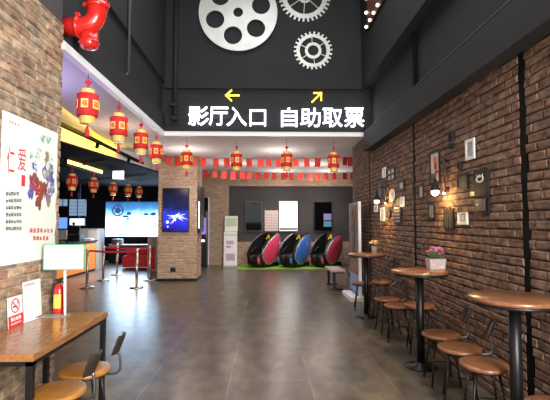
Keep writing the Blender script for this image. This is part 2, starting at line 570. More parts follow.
def blob(cx, cy, rx, ry, n=18, j=0.15):
    return [(cx + rx * (1 + rng.uniform(-j, j)) * cos(2 * pi * k / n), cy + ry * (1 + rng.uniform(-j, j)) * sin(2 * pi * k / n)) for k in range(n)]


def brick_unit_mat(name, cols, vary=0.6):
    """single bricks: every brick its own firing colour, rough face"""
    m = mat(name, cols[0], 0.88, spec=0.25)
    n, l = nodes_of(m)
    b = n['Principled BSDF']
    g = n.new('ShaderNodeNewGeometry')
    rp = n.new('ShaderNodeValToRGB')
    els = rp.color_ramp.elements
    while len(els) < len(cols):
        els.new(0.5)
    for i, (e, c) in enumerate(zip(els, cols)):
        e.position = i / (len(cols) - 1); e.color = (*c, 1)
    l.new(g.outputs['Random Per Island'], rp.inputs['Fac'])
    tc = n.new('ShaderNodeTexCoord')
    nz = n.new('ShaderNodeTexNoise'); nz.inputs['Scale'].default_value = 14; nz.inputs['Detail'].default_value = 6
    l.new(tc.outputs['Object'], nz.inputs['Vector'])
    r2 = n.new('ShaderNodeValToRGB')
    r2.color_ramp.elements[0].position = 0.3; r2.color_ramp.elements[1].position = 0.7
    r2.color_ramp.elements[0].color = (1 - vary,) * 3 + (1,); r2.color_ramp.elements[1].color = (1 + vary * 0.6, 1 + vary * 0.58, 1 + vary * 0.55, 1)
    mp = n.new('ShaderNodeMapping'); mp.inputs['Scale'].default_value = (0.7, 0.7, 1.3)
    l.new(tc.outputs['Object'], mp.inputs[0]); l.new(mp.outputs[0], nz.inputs['Vector'])
    l.new(nz.outputs['Fac'], r2.inputs['Fac'])
    mx = n.new('ShaderNodeMix'); mx.data_type = 'RGBA'; mx.blend_type = 'MULTIPLY'; mx.inputs[0].default_value = 1
    l.new(rp.outputs['Color'], mx.inputs[6]); l.new(r2.outputs['Color'], mx.inputs[7])
    l.new(mx.outputs[2], b.inputs['Base Color'])
    bp = n.new('ShaderNodeBump'); bp.inputs['Strength'].default_value = 0.7; bp.inputs['Distance'].default_value = 0.012
    l.new(nz.outputs['Fac'], bp.inputs['Height']); l.new(bp.outputs[0], b.inputs['Normal'])
    return m


M['unit_r'] = brick_unit_mat('brick toned for shade', [(0.155, 0.095, 0.068), (0.215, 0.128, 0.09), (0.18, 0.113, 0.083), (0.25, 0.16, 0.112), (0.165, 0.106, 0.08), (0.235, 0.132, 0.092)])  # same brick on every wall; this tone carries the right wall's dimness
M['unit_l'] = brick_unit_mat('brick toned for daylight', [(0.24, 0.16, 0.105), (0.44, 0.29, 0.185), (0.30, 0.225, 0.16), (0.48, 0.35, 0.23), (0.36, 0.21, 0.14), (0.27, 0.215, 0.155), (0.42, 0.30, 0.2)])  # same brick, lightened in colour for the daylit left wall
M['unit_c'] = brick_unit_mat('brick toned for lamplight', [(0.40, 0.265, 0.185), (0.50, 0.35, 0.25), (0.45, 0.32, 0.235), (0.54, 0.40, 0.29), (0.46, 0.29, 0.21)], 0.25)  # same brick, paler where ceiling lamps light column and back wall
M['mortar_r'] = mottled('mortar toned for shade', (0.022, 0.017, 0.014), (0.036, 0.028, 0.023), 20, 0.95)  # same mortar, colour darkened for the shaded right wall
M['mortar_l'] = mottled('mortar toned for light', (0.50, 0.41, 0.30), (0.58, 0.48, 0.36), 20, 0.95)  # same mortar, colour lightened for the brighter walls


def lay_bricks(mb, s0, s1, z0, z1, mp, m=0, overhang=0.012, bl=0.205, gap=0.010, course=0.0745):
    """brick facing laid in running bond; mp(s, z, d) places a point d in front of the backing"""
    row = 0
    z = z0
    while z < z1 - 0.02:
        zt = min(z + course - gap, z1)
        s = s0 - ((bl + gap) * 0.5 if row % 2 else 0) - rng.uniform(0, 0.02)
        while s < s1:
            L = bl + rng.uniform(-0.012, 0.012)
            a, b = s, s + L
            s = b + gap * 0.7
            a2 = max(a, s0); b2 = min(b, s1)
            if b2 - a2 < 0.025:
                continue
            if a < s0:
                a2 = s0 - rng.uniform(0, overhang)
            if b > s1:
                b2 = s1 + rng.uniform(0, overhang)
            d = rng.uniform(0.011, 0.019)
            e = rng.uniform(0.008, 0.014)
            j = lambda: rng.uniform(-0.0045, 0.0045)
            base = [(a2 + j(), z + j()), (b2 + j(), z + j()), (b2 + j(), zt + j()), (a2 + j(), zt + j())]
            ins = [(1, 1), (-1, 1), (-1, -1), (1, -1)]
            vs = [mp(p[0], p[1], 0) for p in base] + [mp(p[0], p[1], d * 0.55) for p in base]
            vs += [mp(p[0] + q[0] * e, p[1] + q[1] * e, d + rng.uniform(-0.002, 0.002)) for p, q in zip(base, ins)]
            fs = [(8, 9, 10, 11)]
            for i in range(4):
                k = (i + 1) % 4
                fs += [(i, k, 4 + k, 4 + i), (4 + i, 4 + k, 8 + k, 8 + i)]
            mb.add(vs, fs, m)
        z += course
        row += 1


# ================================================================== the setting
XL, XR = -1.95, 2.05          # left and right hall walls
YS = 8.12                     # plane of the sign wall
ZC = 3.30                     # lower ceiling
ZT = 6.6                      # ceiling of the tall black void

struct('floor', MB().bb((-9.2, -3, -0.1), (3.6, 18, 0)), 'floor')

# left brick pier with poster, ragged brick ends on its corner
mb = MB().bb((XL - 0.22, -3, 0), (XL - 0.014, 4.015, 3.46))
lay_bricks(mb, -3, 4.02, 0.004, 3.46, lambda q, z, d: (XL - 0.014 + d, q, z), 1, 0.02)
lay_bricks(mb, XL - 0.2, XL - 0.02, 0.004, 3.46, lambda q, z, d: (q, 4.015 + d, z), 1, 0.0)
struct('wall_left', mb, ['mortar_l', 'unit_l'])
struct('wall_left', MB().bb((XL - 0.2, -3, 3.46), (XL - 0.02, 4.03, ZT)), 'grey_wall')
struct('wall_left', MB().bb((XL - 0.2, 4.03, 3.31), (XL - 0.06, YS + 0.1, ZT)), 'black_wall')
# beams and ledges on the black left wall
struct('trim_1', MB().bb((XL - 0.06, 4.36, 3.31), (XL, YS, 3.62)), 'black_beam')
struct('trim_2', MB().bb((XL - 0.06, 4.03, 4.27), (XL, YS, ZT)), 'black_beam')
struct('trim_3', MB().bb((XL - 0.08, 4.03, 3.225), (XL, YS, 3.31)).bb((XL - 0.08, YS, 3.225), (2.0, YS + 0.08, 3.31)), 'white_lip')

# right brick wall in bays between black steel slots
bays = [(-3, 3.225), (3.31, 5.66), (5.76, 8.13), (8.22, 9.75)]
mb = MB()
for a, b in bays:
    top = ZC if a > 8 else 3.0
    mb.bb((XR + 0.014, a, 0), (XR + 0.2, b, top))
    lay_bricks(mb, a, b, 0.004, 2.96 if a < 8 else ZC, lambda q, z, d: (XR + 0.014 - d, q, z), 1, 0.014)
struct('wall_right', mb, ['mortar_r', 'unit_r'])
for i, (a, b) in enumerate([(3.225, 3.31), (5.66, 5.76), (8.13, 8.22)]):
    struct('trim_%d' % (4 + i), MB().bb((XR + 0.004, a, 0), (XR + 0.2, b, 3.0)), 'slot')
struct('wall_right', MB().bb((XR + 0.04, -3, 2.9), (XR + 0.2, YS + 0.1, ZT)), 'black_wall')
struct('trim_7', MB().bb((1.9, -3, 2.91), (XR + 0.04, 7.97, 3.27)), 'black_beam')
struct('trim_15', MB().bb((1.895, -3, 3.262), (1.915, 7.97, 3.276)), 'grey_wall')
struct('trim_8', MB().bb((1.9, -3, 4.17), (XR + 0.04, YS, ZT)), 'black_beam')
mb = MB()
for y in (5.62, 3.2, 0.8):
    mb.bb((XR - 0.02, y - 0.03, 3.27), (XR + 0.04, y + 0.03, 4.17))
struct('trim_9', mb, 'slot')
struct('wall_end', MB().bb((XR, 9.6, 0), (3.5, 9.75, ZC)), 'brick_r')
struct('wall_right', MB().bb((3.4, 9.75, 0), (3.6, 15.6, ZC)), 'darkgrey_wall')

# black sign wall above the lower ceiling
struct('wall_sign', MB().bb((XL - 0.06, YS + 0.02, 3.31), (XR + 0.1, YS + 0.2, ZT)), 'black_wall')
struct('trim_10', MB().bb((XL, YS - 0.025, 4.17), (1.9, YS + 0.02, ZT)), 'black_wall')
struct('trim_11', MB().bb((XL, YS - 0.02, 3.31), (1.9, YS + 0.02, 3.40)).bb((XL, YS - 0.06, 4.15), (1.9, YS + 0.02, 4.19)), 'black_beam')

# ceilings
struct('ceiling', MB().bb((-4.2, 4.05, ZC), (XL - 0.08, 17.6, ZC + 0.08)).bb((XL - 0.08, YS + 0.08, ZC), (3.5, 15.6, ZC + 0.08)), 'white_ceiling')
struct('ceiling', MB().bb((-3, -3, ZT), (3, YS + 0.2, ZT + 0.1)), 'black_wall')

# lobby on the left: canopy with slanting fascia, dark ceiling and walls
fa, fb = (-3.98, 5.6), (-3.03, 13.0)
mb = MB()
poly = [fa, fb, (-3.03, 17.6), (-9.2, 17.6), (-9.2, 4.05), (-3.98, 4.05)]
mb.prism(poly, 0.03, lambda x, y, z: (x, y, 3.0 + z))
struct('ceiling', mb, 'canopy_black')
mb = MB()
mb.prism([fa, fb, (fb[0] - 0.1, fb[1]), (fa[0] - 0.1, fa[1])], 0.27, lambda x, y, z: (x, y, 3.03 + z))
struct('trim_12', mb, 'white_ceiling')
struct('wall_lobby', MB().bb((-9.2, 17.5, 0), (-2.3, 17.7, 3.3)), 'lobby_wall')
struct('wall_lobby', MB().bb((-9.3, 4.0, 0), (-9.1, 17.7, 3.3)), 'lobby_wall')
struct('wall_lobby', MB().bb((-9.2, 3.9, 0), (XL - 0.22, 4.0, 3.4)), 'lobby_wall')  # unseen wall, added to block light from entering the lobby

# brick column in the middle, back walls
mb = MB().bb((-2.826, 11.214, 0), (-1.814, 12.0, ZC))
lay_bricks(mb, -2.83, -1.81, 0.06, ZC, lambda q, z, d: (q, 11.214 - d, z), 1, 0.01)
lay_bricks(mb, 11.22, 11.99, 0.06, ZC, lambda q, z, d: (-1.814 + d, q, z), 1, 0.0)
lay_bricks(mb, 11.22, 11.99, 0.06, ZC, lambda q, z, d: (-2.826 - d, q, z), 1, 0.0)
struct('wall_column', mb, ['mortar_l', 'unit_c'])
struct('trim_13', MB().bb((-2.85, 11.185, 0), (-1.79, 12.01, 0.06)), 'plastic_black')
mb = MB()
for x0, x1, z0, z1, y in ((-2.02, -1.33, 0, ZC, 15.3), (-3.2, -2.02, 2.45, ZC, 15.3), (-3.4, -3.0, 0, 2.45, 15.3), (-1.33, 3.4, 2.86, ZC, 15.3), (-1.33, 3.4, 0, 0.82, 15.45)):
    mb.bb((x0, y + 0.014, z0), (x1, 15.62, z1))
    lay_bricks(mb, x0, x1, z0 + 0.004, z1, lambda q, z, d: (q, y + 0.014 - d, z), 1, 0.008)
struct('wall_back', mb, ['mortar_l', 'unit_c'])
struct('wall_back', MB().bb((-1.33, 15.52, 0.82), (3.4, 15.64, 2.86)), 'darkgrey_wall')
struct('wall_back', MB().bb((-3.0, 16.5, 0), (-1.6, 16.6, 3.2)), 'lobby_wall')
struct('trim_14', MB().bb((-2.06, 15.27, 0), (-2.015, 15.32, 2.45)), 'white_lip')

# ================================================================== hanging on the sign wall
YF = YS - 0.005


def sign_pt(u, v, y=YF):
    p = on_plane(u, v, 1, y)
    return p.x, p.z


def char_sign(label, items, vb):
    x0, z0 = sign_pt(items[0][1], vb, YS - 0.075)
    x1, _ = sign_pt(items[-1][2], vb, YS - 0.075)
    cx = (x0 + x1) / 2
    t = thing('illuminated_sign', label, 'sign', (cx, YF - 0.02, z0), 0)
    for ch, ua, ub, va, vbb in items:
        a = sign_pt(ua, vbb, YS - 0.075); b = sign_pt(ub, va, YS - 0.075)
        mb = MB()
        mb.extend_mapped(text(ch, a[0] - cx, a[1] - z0, b[0] - cx, b[1] - z0, 0.05, bold=0.002), face_front, (0, 0, 0))
        obj('character', mb, 'letter', t)
    obj('mounting_rail', MB().bb((x0 - cx, 0, 0.12), (x1 - cx, 0.045, 0.14)).bb((x0 - cx, 0, 0.28), (x1 - cx, 0.045, 0.30)), 'black_wall', t)
    return t


char_sign('white glowing characters 影厅入口 on the black wall under the left-pointing arrow',
          [('影', 188, 208.5, 106.3, 125), ('厅', 208.8, 228, 106.8, 125), ('入', 226.4, 246.6, 107, 125.6), ('口', 249.5, 266, 109.5, 125.8)], 125)
char_sign('white glowing characters 自助取票 on the black wall under the diagonal arrow',
          [('自', 281.2, 297.4, 107.6, 126.5), ('助', 300.5, 320.5, 107.8, 126.6), ('取', 323, 342.5, 108, 126.6), ('票', 345, 364, 107.6, 126.8)], 126.6)


def arrow(label, u, v, ang, s):
    x, z = sign_pt(u, v)
    w = 0.028
    mb = MB()
    pl = [((-s, 0), (s, 0)), ((s, 0), (s - 0.8 * s, 0.8 * s)), ((s, 0), (s - 0.8 * s, -0.8 * s))]
    for a, b in pl:
        d = Vector((b[0] - a[0], b[1] - a[1])); L = d.length; d.normalize(); n_ = Vector((-d.y, d.x)) * w / 2
        A = Vector(a) - d * w / 2; B = Vector(b) + d * w / 2
        q = [A + n_, A - n_, B - n_, B + n_]
        q = [(p.x * cos(ang) - p.y * sin(ang), p.x * sin(ang) + p.y * cos(ang)) for p in q]
        mb.prism(q, 0.03, face_front)
    tag(obj('arrow_sign', mb, 'arrow', loc=(x, YS + 0.02, z)), label, 'sign')


arrow('small yellow lit arrow pointing left above the characters 影厅入口', 232.5, 95.3, pi, 0.125)
arrow('small yellow lit arrow pointing up to the right above the characters 自助取票', 316.8, 97.3, pi / 4, 0.125)


def gear_outline(r, ro, teeth, duty=0.42):
    out = []
    for k in range(teeth):
        a = 2 * pi * k / teeth; st = 2 * pi / teeth
        for t, rr in ((0, r), (0.02, ro), (duty, ro), (duty + 0.02, r), (0.7, r)):
            out.append((rr * cos(a + t * st), rr * sin(a + t * st)))
    return out


def sector(ri, ro, a0, a1, n=8):
    return [(ro * cos(a0 + (a1 - a0) * k / n), ro * sin(a0 + (a1 - a0) * k / n)) for k in range(n + 1)] + \
           [(ri * cos(a1 + (a0 - a1) * k / n), ri * sin(a1 + (a0 - a1) * k / n)) for k in range(n + 1)]


def gear(label, u, v, px, teeth, spokes, hub, rot):
    x, z = sign_pt(u, v, YS - 0.03)
    s = YS / FPX * px
    r = s * 0.87
    outs = [gear_outline(r, s, teeth)]
    ri = r * 0.80
    for k in range(spokes):
        a0 = rot + 2 * pi * k / spokes; a1 = rot + 2 * pi * (k + 1) / spokes
        g = 0.022 * 20 / px
        h = hub * 1.3
        n = 8
        so = [(ri * cos(a0 + g + (a1 - a0 - 2 * g) * i / n), ri * sin(a0 + g + (a1 - a0 - 2 * g) * i / n)) for i in range(n + 1)]
        gi = g * ri / (s * h)
        si = [(s * h * cos(a1 - gi + (a0 - a1 + 2 * gi) * i / n), s * h * sin(a1 - gi + (a0 - a1 + 2 * gi) * i / n)) for i in range(n + 1)]
        outs.append(so + si)
    outs.append(circle(0, 0, s * hub * 0.85, 30))
    t = thing('gear_wheel', label, 'wall ornament', (x, YS - 0.025, z))
    mb = MB().extend_mapped(shape(outs, 0.035), face_front)
    obj('gear_ring', mb, 'reel', t)
    mb = MB()
    for k in range(3):
        a = 2 * pi * k / 3 + 0.3
        mb.cyl((s * 0.78 * cos(a), 0.03, s * 0.78 * sin(a)), (s * 0.78 * cos(a), -0.002, s * 0.78 * sin(a)), 0.015, 8)
    obj('standoff', mb, 'black_steel', t)


gear('large silver gear at the top edge of the black wall, cut by the frame', 304.6, -3, 26.6, 34, 7, 0.20, -1.62)
gear('small silver six-spoked gear hanging above the diagonal yellow arrow', 313, 51, 19.6, 26, 6, 0.33, -1.47)

x, z = sign_pt(238.3, 13.6, YS - 0.06)
sc_ = YS / FPX
t = thing('film_reel', 'big silver film reel with round holes on the black wall above the left arrow', 'wall ornament', (x, YS - 0.025, z))
outs = [circle(0, 0, 39.6 * sc_, 96)]
for k in range(6):
    a = radians(18 + 60 * k)
    outs.append(circle(24.3 * sc_ * cos(a), 24.3 * sc_ * sin(a), 9.2 * sc_, 40))
outs.append(circle(0, 0, 4.9 * sc_, 30))
obj('front_disc', MB().extend_mapped(shape(outs, 0.03), face_front, (0, -0.06, 0)), 'reel', t)
outs2 = [circle(0, 0, 37.5 * sc_, 64), circle(0, 0, 34.5 * sc_, 64)]
obj('rim', MB().extend_mapped(shape(outs2, 0.06), face_front), 'letter_side', t)

# ================================================================== marquee box, pipes
t = thing('marquee_sign', 'dark red bulb-lined marquee box high on the right wall beside the gears', 'sign', (1.9, 6.28, 5.08))
obj('panel', MB().bb((-0.02, -1.25, 0.0), (0, 1.28, 1.1)), 'marquee', t)
mb = MB()
for y0, y1, z0, z1 in ((-1.25, 1.28, -0.03, 0.03), (-1.25, 1.28, 1.07, 1.13), (-1.28, -1.22, 0, 1.1), (1.25, 1.31, 0, 1.1)):
    mb.bb((-0.035, y0, z0), (0, y1, z1))
obj('frame', mb, 'black_steel', t)
bsp = [(1.24 - 0.26 * k, 0.06) for k in range(10)] + [(1.24, 0.06 + 0.27 * k) for k in range(1, 4)]
for y, z in bsp:
    obj('bulb', MB().sphere((-0.04, y, z), 0.028, 10), 'bulb', t)

t = thing('sprinkler_pipe', 'thick glossy red pipe bending into the left wall above the brick corner', 'pipe', (-1.68, 4.135, 3.49))
rp = 0.092
path = [(0, 0, 3.0), (0, 0, 0.15)]
for k in range(1, 9):
    a = pi / 2 * k / 8
    path.append((-0.15 + 0.15 * cos(a), 0, 0.15 - 0.15 * sin(a)))
path += [(-0.328, 0, 0)]
obj('pipe_run', MB().tube(path, rp, 24), 'pipe_red', t)
mb = MB().cyl((0, 0, 0.19), (0, 0, 0.24), rp + 0.014, 24)
mb.box((-0.10, -0.02, 0.215), (0.05, 0.04, 0.04)).box((0.10, -0.02, 0.215), (0.05, 0.04, 0.04))
obj('coupling', mb, 'pipe_red', t)
mb = MB().cyl((-0.16, 0, 0), (-0.20, 0, 0), rp + 0.014, 24).box((-0.18, -0.02, 0.108), (0.04, 0.04, 0.05))
obj('coupling', mb, 'pipe_red', t)
mb = MB().lathe([(0.045, -0.15), (0.078, -0.138), (0.09, -0.10), (0.09, 0.02)], (-0.08, 0.02, -0.065), 24)
mb.cyl((-0.08, 0.02, -0.16), (-0.08, 0.02, -0.135), rp + 0.006, 24)
obj('end_cap', mb, 'pipe_red', t)

t = thing('conduit', 'slim grey conduit running down the black left wall near the red pipe', 'pipe', (XL - 0.0, 5.85, 3.62))
obj('pipe_run', MB().tube([(0.03, 0, 0.02), (0.03, 0, 2.9)], 0.022, 10).tube([(0.03, 0, 0.02), (-0.03, 0, -0.02)], 0.022, 8), 'grey_wall', t)
t = thing('conduit', 'black conduit in the corner left of the glowing characters', 'pipe', (-1.74, YS - 0.07, 3.5))
obj('pipe_run', MB().cyl((0, 0, 0), (0, 0, 3.0), 0.045, 14), 'black_beam', t)
obj('clamp', MB().bb((-0.1, -0.05, 0.28), (0.06, 0.04, 0.34)), 'black_beam', t)
obj('clamp', MB().bb((-0.06, -0.05, 0.02), (0.06, 0.04, 0.08)), 'black_beam', t)

# ================================================================== lanterns
MB_L = 0.117   # body radius


def make_lantern(label, loc, group):
    t = thing('paper_lantern', label, 'lantern', loc, 0, group)
    R = MB_L
    obj('lantern_body', MB().lathe([(R * 0.93, -0.125), (R, -0.118), (R * 0.97, -0.05), (R * 0.97, 0.05), (R, 0.118), (R * 0.93, 0.125)], seg=24), 'lantern_red', t)
    mb = MB()
    mb.lathe([(R * 0.70, 0.125), (R * 0.74, 0.135), (R * 0.62, 0.15), (R * 0.62, 0.175), (R * 0.66, 0.18)], seg=24)
    obj('top_cap', mb, 'gold', t)
    mb = MB()
    mb.lathe([(R * 0.68, -0.125), (R * 0.70, -0.14), (R * 0.66, -0.195), (R * 0.70, -0.205)], seg=24)
    obj('bottom_cap', mb, 'gold', t)
    fu = text('福', -0.028, -0.032, 0.028, 0.032, 0.002, bold=0.01)
    for k in range(6):
        a = 2 * pi * k / 6 - pi / 2 + 0.12
        ca, sa = cos(a), sin(a)

        def mp(x, y, z, ca=ca, sa=sa):
            r = R * 1.0 + z - 0.004
            return (r * ca - x * sa, r * sa + x * ca, y)
        gs = obj('gold_square', MB().prism(rect(-0.038, -0.05, 0.038, 0.05), 0.005, mp), 'gold_flat', t)
        obj('fortune_character', MB().extend_mapped(([(p[0], p[1], p[2] + 0.0045) for p in fu[0]], fu[1]), mp), 'lantern_red', gs)
    mb = MB().cyl((0, 0, 0.175), (0, 0, 0.45), 0.003, 6)
    obj('hanging_cord', mb, 'string', t)
    mb = MB().box((0, 0, 0.265), (0.055, 0.02, 0.055), 0, (0, pi / 4, 0)).sphere((0, 0, 0.215), 0.014, 8)
    obj('knot', mb, 'tassel', t)
    mb = MB().cyl((0, 0, -0.205), (0, 0, -0.24), 0.003, 6).sphere((0, 0, -0.245), 0.016, 8)
    mb.lathe([(0.010, -0.25), (0.022, -0.27), (0.026, -0.345), (0.024, -0.35)][::-1], seg=12)
    obj('tassel', mb, 'tassel', t)
    return t


def lantern_z(loc_z):
    return loc_z


LG = 'red and gold lanterns along the edge of the white ceiling'
lan = make_lantern('red gold lantern nearest the brick wall, straight below the red pipe', (-2.0, 4.72, 2.86), LG)
front_l = [((-2.0, 5.73, 2.85), 'second lantern beyond the brick wall, left of the black wall corner'),
           ((-2.0, 6.76, 2.85), 'red lantern third along the left ceiling edge, before the last one by the column'),
           ((-2.0, 7.73, 2.84), 'lantern at the ceiling corner, left of the brick column and its poster screen')]
for u, v, lb in ((186.7, 159, 'lantern hanging in front of the brick column, above its blue poster screen'),
                 (236.6, 160.5, 'lantern hanging under the character 入, right of the brick column'),
                 (286.7, 160.5, 'lantern hanging under the character 自, above the white wall screen'),
                 (333.6, 161.5, 'rightmost lantern of the row, under the character 取')):
    p = on_plane(u, v, 1, 8.48)
    front_l.append(((p.x, 8.48, p.z), lb))
for loc, lb in front_l:
    dup(lan, loc, rng.uniform(-0.5, 0.5), lb, LG)
back_l = [((72, 181.5), 9.9, 'lantern under the dark canopy nearest the brick wall, below the warm strip sign'),
          ((93.5, 184.5), 11.1, 'second lantern from the brick wall in the dark canopy row'),
          ((113, 188.5), 12.5, 'lantern in the dark canopy row directly below the small white lit panel'),
          ((128, 190), 13.9, 'fourth lantern in the dark canopy row, above the big bright screen'),
          ((139, 191.5), 15.2, 'farthest lantern in the dark canopy row, nearest the column')]
for (u, v), y, lb in back_l:
    p = on_plane(u, v, 1, y)
    r = dup(lan, (p.x, y, p.z), rng.uniform(-0.5, 0.5), lb, 'small lanterns in the dark canopy of the ticket lobby')

# ------------------------------------------------------------------ garlands of red envelopes
def garland(label, y, vs_line, us, group):
    p0 = on_plane(us[0] - 8, vs_line[0], 1, y); p1 = on_plane(us[-1] + 6, vs_line[1], 1, y)
    t = thing('envelope_garland', label, 'garland', (p0.x, y, p0.z))
    L = p1.x - p0.x; dz = p1.z - p0.z
    obj('string', MB().tube([(L * i / 12, 0, dz * i / 12 - 0.05 * sin(pi * i / 12)) for i in range(13)], 0.006, 6), 'string', t)
    for x, zz in ((0, 0), (L, dz)):
        obj('tie', MB().tube([(x, 0, zz), (x, 0, ZC - p0.z - 0.002)], 0.004, 5), 'string', t)
    for i, u in enumerate(us):
        q = on_plane(u, vs_line[0], 1, y)
        x = q.x - p0.x
        zz = dz * x / L - 0.05 * sin(pi * x / L)
        h = rng.uniform(0.20, 0.25); w = rng.uniform(0.14, 0.165)
        mb = MB().box((0, 0, -h / 2), (w, 0.012, h)).prism([(-w / 2, 0), (w / 2, 0), (0, -0.07)], 0.004, face_front, 0, (0, -0.006, 0))
        o = obj('red_envelope', mb, 'packet', t, loc=(x, 0, zz), rot=(rng.uniform(-0.1, 0.1), rng.uniform(-0.12, 0.12), rng.uniform(-0.5, 0.5)))


garland('upper string of red paper envelopes just below the white ceiling', 11.0, (156.5, 157),
        [168.7, 179, 193.7, 203.5, 215.5, 226.7, 248.8, 260.7, 268.5, 278.5, 295.6, 306.5, 318, 329.5, 344.7, 350.3], 'g')
garland('lower string of red paper envelopes along the brick lintel', 13.0, (170, 172.5),
        [206, 214.5, 224.3, 233, 242.2, 250, 258, 266.4, 274.2, 283, 291.3, 301, 309.6, 318, 325.6, 334, 344.7, 352.4], 'g')

# ================================================================== left table and things on it
TX0, TX1, TY0, TY1, TH = XL + 0.005, -1.40, 2.62, 3.83, 0.75
t = thing('wall_counter_table', 'orange wood table with black steel frame against the left brick wall', 'table', (TX0, TY0, 0))
W, L = TX1 - TX0, TY1 - TY0
obj('tabletop', MB().bb((0, 0, TH - 0.045), (W, L, TH)), 'wood_light', t, 0.003)
mb = MB()
for a, b in (((0, 0.01), (W - 0.01, 0.05)), ((0, L - 0.05), (W - 0.01, L - 0.01)), ((W - 0.05, 0.01), (W - 0.01, L - 0.01)), ((0.0, 0.01), (0.04, L - 0.01))):
    mb.bb((*a, TH - 0.075), (*b, TH - 0.045))
mb.bb((W * 0.45, 0.01, 0.10), (W * 0.45 + 0.03, L - 0.01, 0.13))
obj('apron_frame', mb, 'black_steel', t)
for x, y in ((W - 0.05, 0.01), (W - 0.05, L - 0.05), (0.01, 0.01), (0.01, L - 0.05)):
    obj('leg', MB().bb((x, y, 0), (x + 0.04, y + 0.04, TH - 0.075)), 'black_steel', t, 0.002)

# no-smoking sign leaning on the wall
t = thing('no_smoking_sign', 'small red and white no smoking sign leaning on the left brick wall', 'sign', (XL + 0.03, 3.24, TH))
t.rotation_euler = (0, radians(-4), 0)
obj('board', MB().bb((-0.004, 0, 0), (0, 0.19, 0.225)), 'paper', t)
obj('red_band', MB().prism(rect(0, 0, 0.19, 0.085), 0.0015, face_right), 'red_print', t)
mb = MB().extend_mapped(shape([circle(0.095, 0.155, 0.056, 40), circle(0.095, 0.155, 0.046, 40)], 0.0015), face_right)
mb.prism([(0.054, 0.19), (0.062, 0.197), (0.136, 0.12), (0.128, 0.113)], 0.0015, face_right)
obj('ban_circle', mb, 'red_print', t)
mb = MB().prism(rect(0.062, 0.142, 0.118, 0.154), 0.001, face_right).prism([(0.12, 0.16), (0.127, 0.17), (0.122, 0.182), (0.128, 0.186), (0.134, 0.17), (0.126, 0.158)], 0.001, face_right)
obj('cigarette', mb, 'black_ink', t)
mb = MB().extend_mapped(text('禁止吸烟', 0.03, 0.042, 0.16, 0.072, 0.001, 0.02), face_right, (0.0015, 0, 0))
mb.extend_mapped(text('NO SMOKING', 0.03, 0.016, 0.16, 0.028, 0.001), face_right, (0.0015, 0, 0))
obj('caption', mb, 'paper', t)

# white notice stand
t = thing('notice_stand', 'white paper notice standing on the table beside the no smoking sign', 'notice', (XL + 0.03, 3.445, TH))
t.rotation_euler = (0, radians(-4), 0)
obj('sheet', MB().bb((-0.003, 0, 0.004), (0, 0.265, 0.315)), 'paper', t)
obj('stand_foot', MB().bb((-0.01, 0.0, 0), (0.04, 0.14, 0.004)), 'white_plastic', t)
mb = MB().extend_mapped(([], []), face_right)
for k in range(5):
    glyph(mb, 0.02 + 0.03 * k, 0.275, 0.026, face_right, (0, 0, 0))
obj('heading', mb, 'red_print', t)
mb = MB()
for r_ in range(2):
    for c in range(3):
        glyph(mb, 0.03 + 0.075 * c, 0.17 - 0.09 * r_, 0.055, face_right, (0, 0, 0))
obj('body_text', mb, 'teal_ink', t)

# white board on a pole stand
t = thing('table_sign_holder', 'blank white sign in a green frame on a pole standing on the left table', 'sign holder', (-1.735, 3.67, TH), radians(2))
obj('base_plate', MB().bb((-0.16, -0.06, 0), (0.06, 0.05, 0.008)), 'grey_metal', t, 0.002)
obj('pole', MB().tube([(0.035, -0.01, 0.008), (0.02, 0, 0.40)], 0.011, 12), 'white_plastic', t)
b0 = (0.02, -0.015, 0.51)
obj('board', MB().bb((-0.145, -0.02, 0.40), (0.18, -0.008, 0.60)), 'paper', t)
mb = MB()
for lo, hi in (((-0.154, 0.391), (0.189, 0.401)), ((-0.154, 0.6), (0.189, 0.609)), ((-0.154, 0.391), (-0.145, 0.609)), ((0.18, 0.391), (0.189, 0.609))):
    mb.bb((lo[0], -0.026, lo[1]), (hi[0], -0.004, hi[1]))
obj('frame', mb, 'green_frame', t, 0.002)

# fire extinguisher on the table end
t = thing('fire_extinguisher', 'small red fire extinguisher with yellow label behind the white sign pole', 'fire extinguisher', (-1.81, 3.778, TH))
obj('cylinder', MB().lathe([(0.044, 0.0), (0.046, 0.01), (0.046, 0.20), (0.038, 0.232), (0.018, 0.248), (0.016, 0.26)], seg=24), 'ext_red', t)
mb = MB()
for k in range(9):
    a0 = -2.3 + 1.5 * k / 9; a1 = -2.3 + 1.5 * (k + 1) / 9
    r_ = 0.0468
    mb.add([(r_ * cos(a0), r_ * sin(a0), 0.05), (r_ * cos(a1), r_ * sin(a1), 0.05), (r_ * cos(a1), r_ * sin(a1), 0.17), (r_ * cos(a0), r_ * sin(a0), 0.17)], [(0, 1, 2, 3)])
obj('label_sticker', mb, 'label_yellow', t)
mb = MB().cyl((0, 0, 0.255), (0, 0, 0.29), 0.014, 12).box((0.02, 0, 0.30), (0.09, 0.016, 0.012), 0, (0, -0.2, 0)).box((0.02, 0, 0.275), (0.08, 0.016, 0.01))
obj('valve_handle', mb, 'black_steel', t)
obj('hose', MB().tube([(-0.015, 0, 0.27), (-0.05, 0, 0.25), (-0.06, 0, 0.2), (-0.055, 0, 0.08)], 0.008, 8), 'rubber', t)

# poster
t = thing('wall_poster', 'large pale poster with red characters 仁爱 on the left brick wall', 'poster', (XL + 0.006, 3.115, 1.225))
PW, PH = 0.83, 1.155
mb = MB()
n = 24
right = [(PW + 0.012 * sin(i * 1.1) * (1 if i < 14 else 0.3), PH * i / n) for i in range(n + 1)]
poly = [(0, 0)] + right + [(0, PH)]
mb.prism(poly, 0.004, face_right)
obj('sheet', mb, 'poster', t)
o4 = (0.004, 0, 0)


def pp(u, v):
    p = on_plane(u, v, 0, XL + 0.01)
    return p.y - 3.115, p.z - 1.225


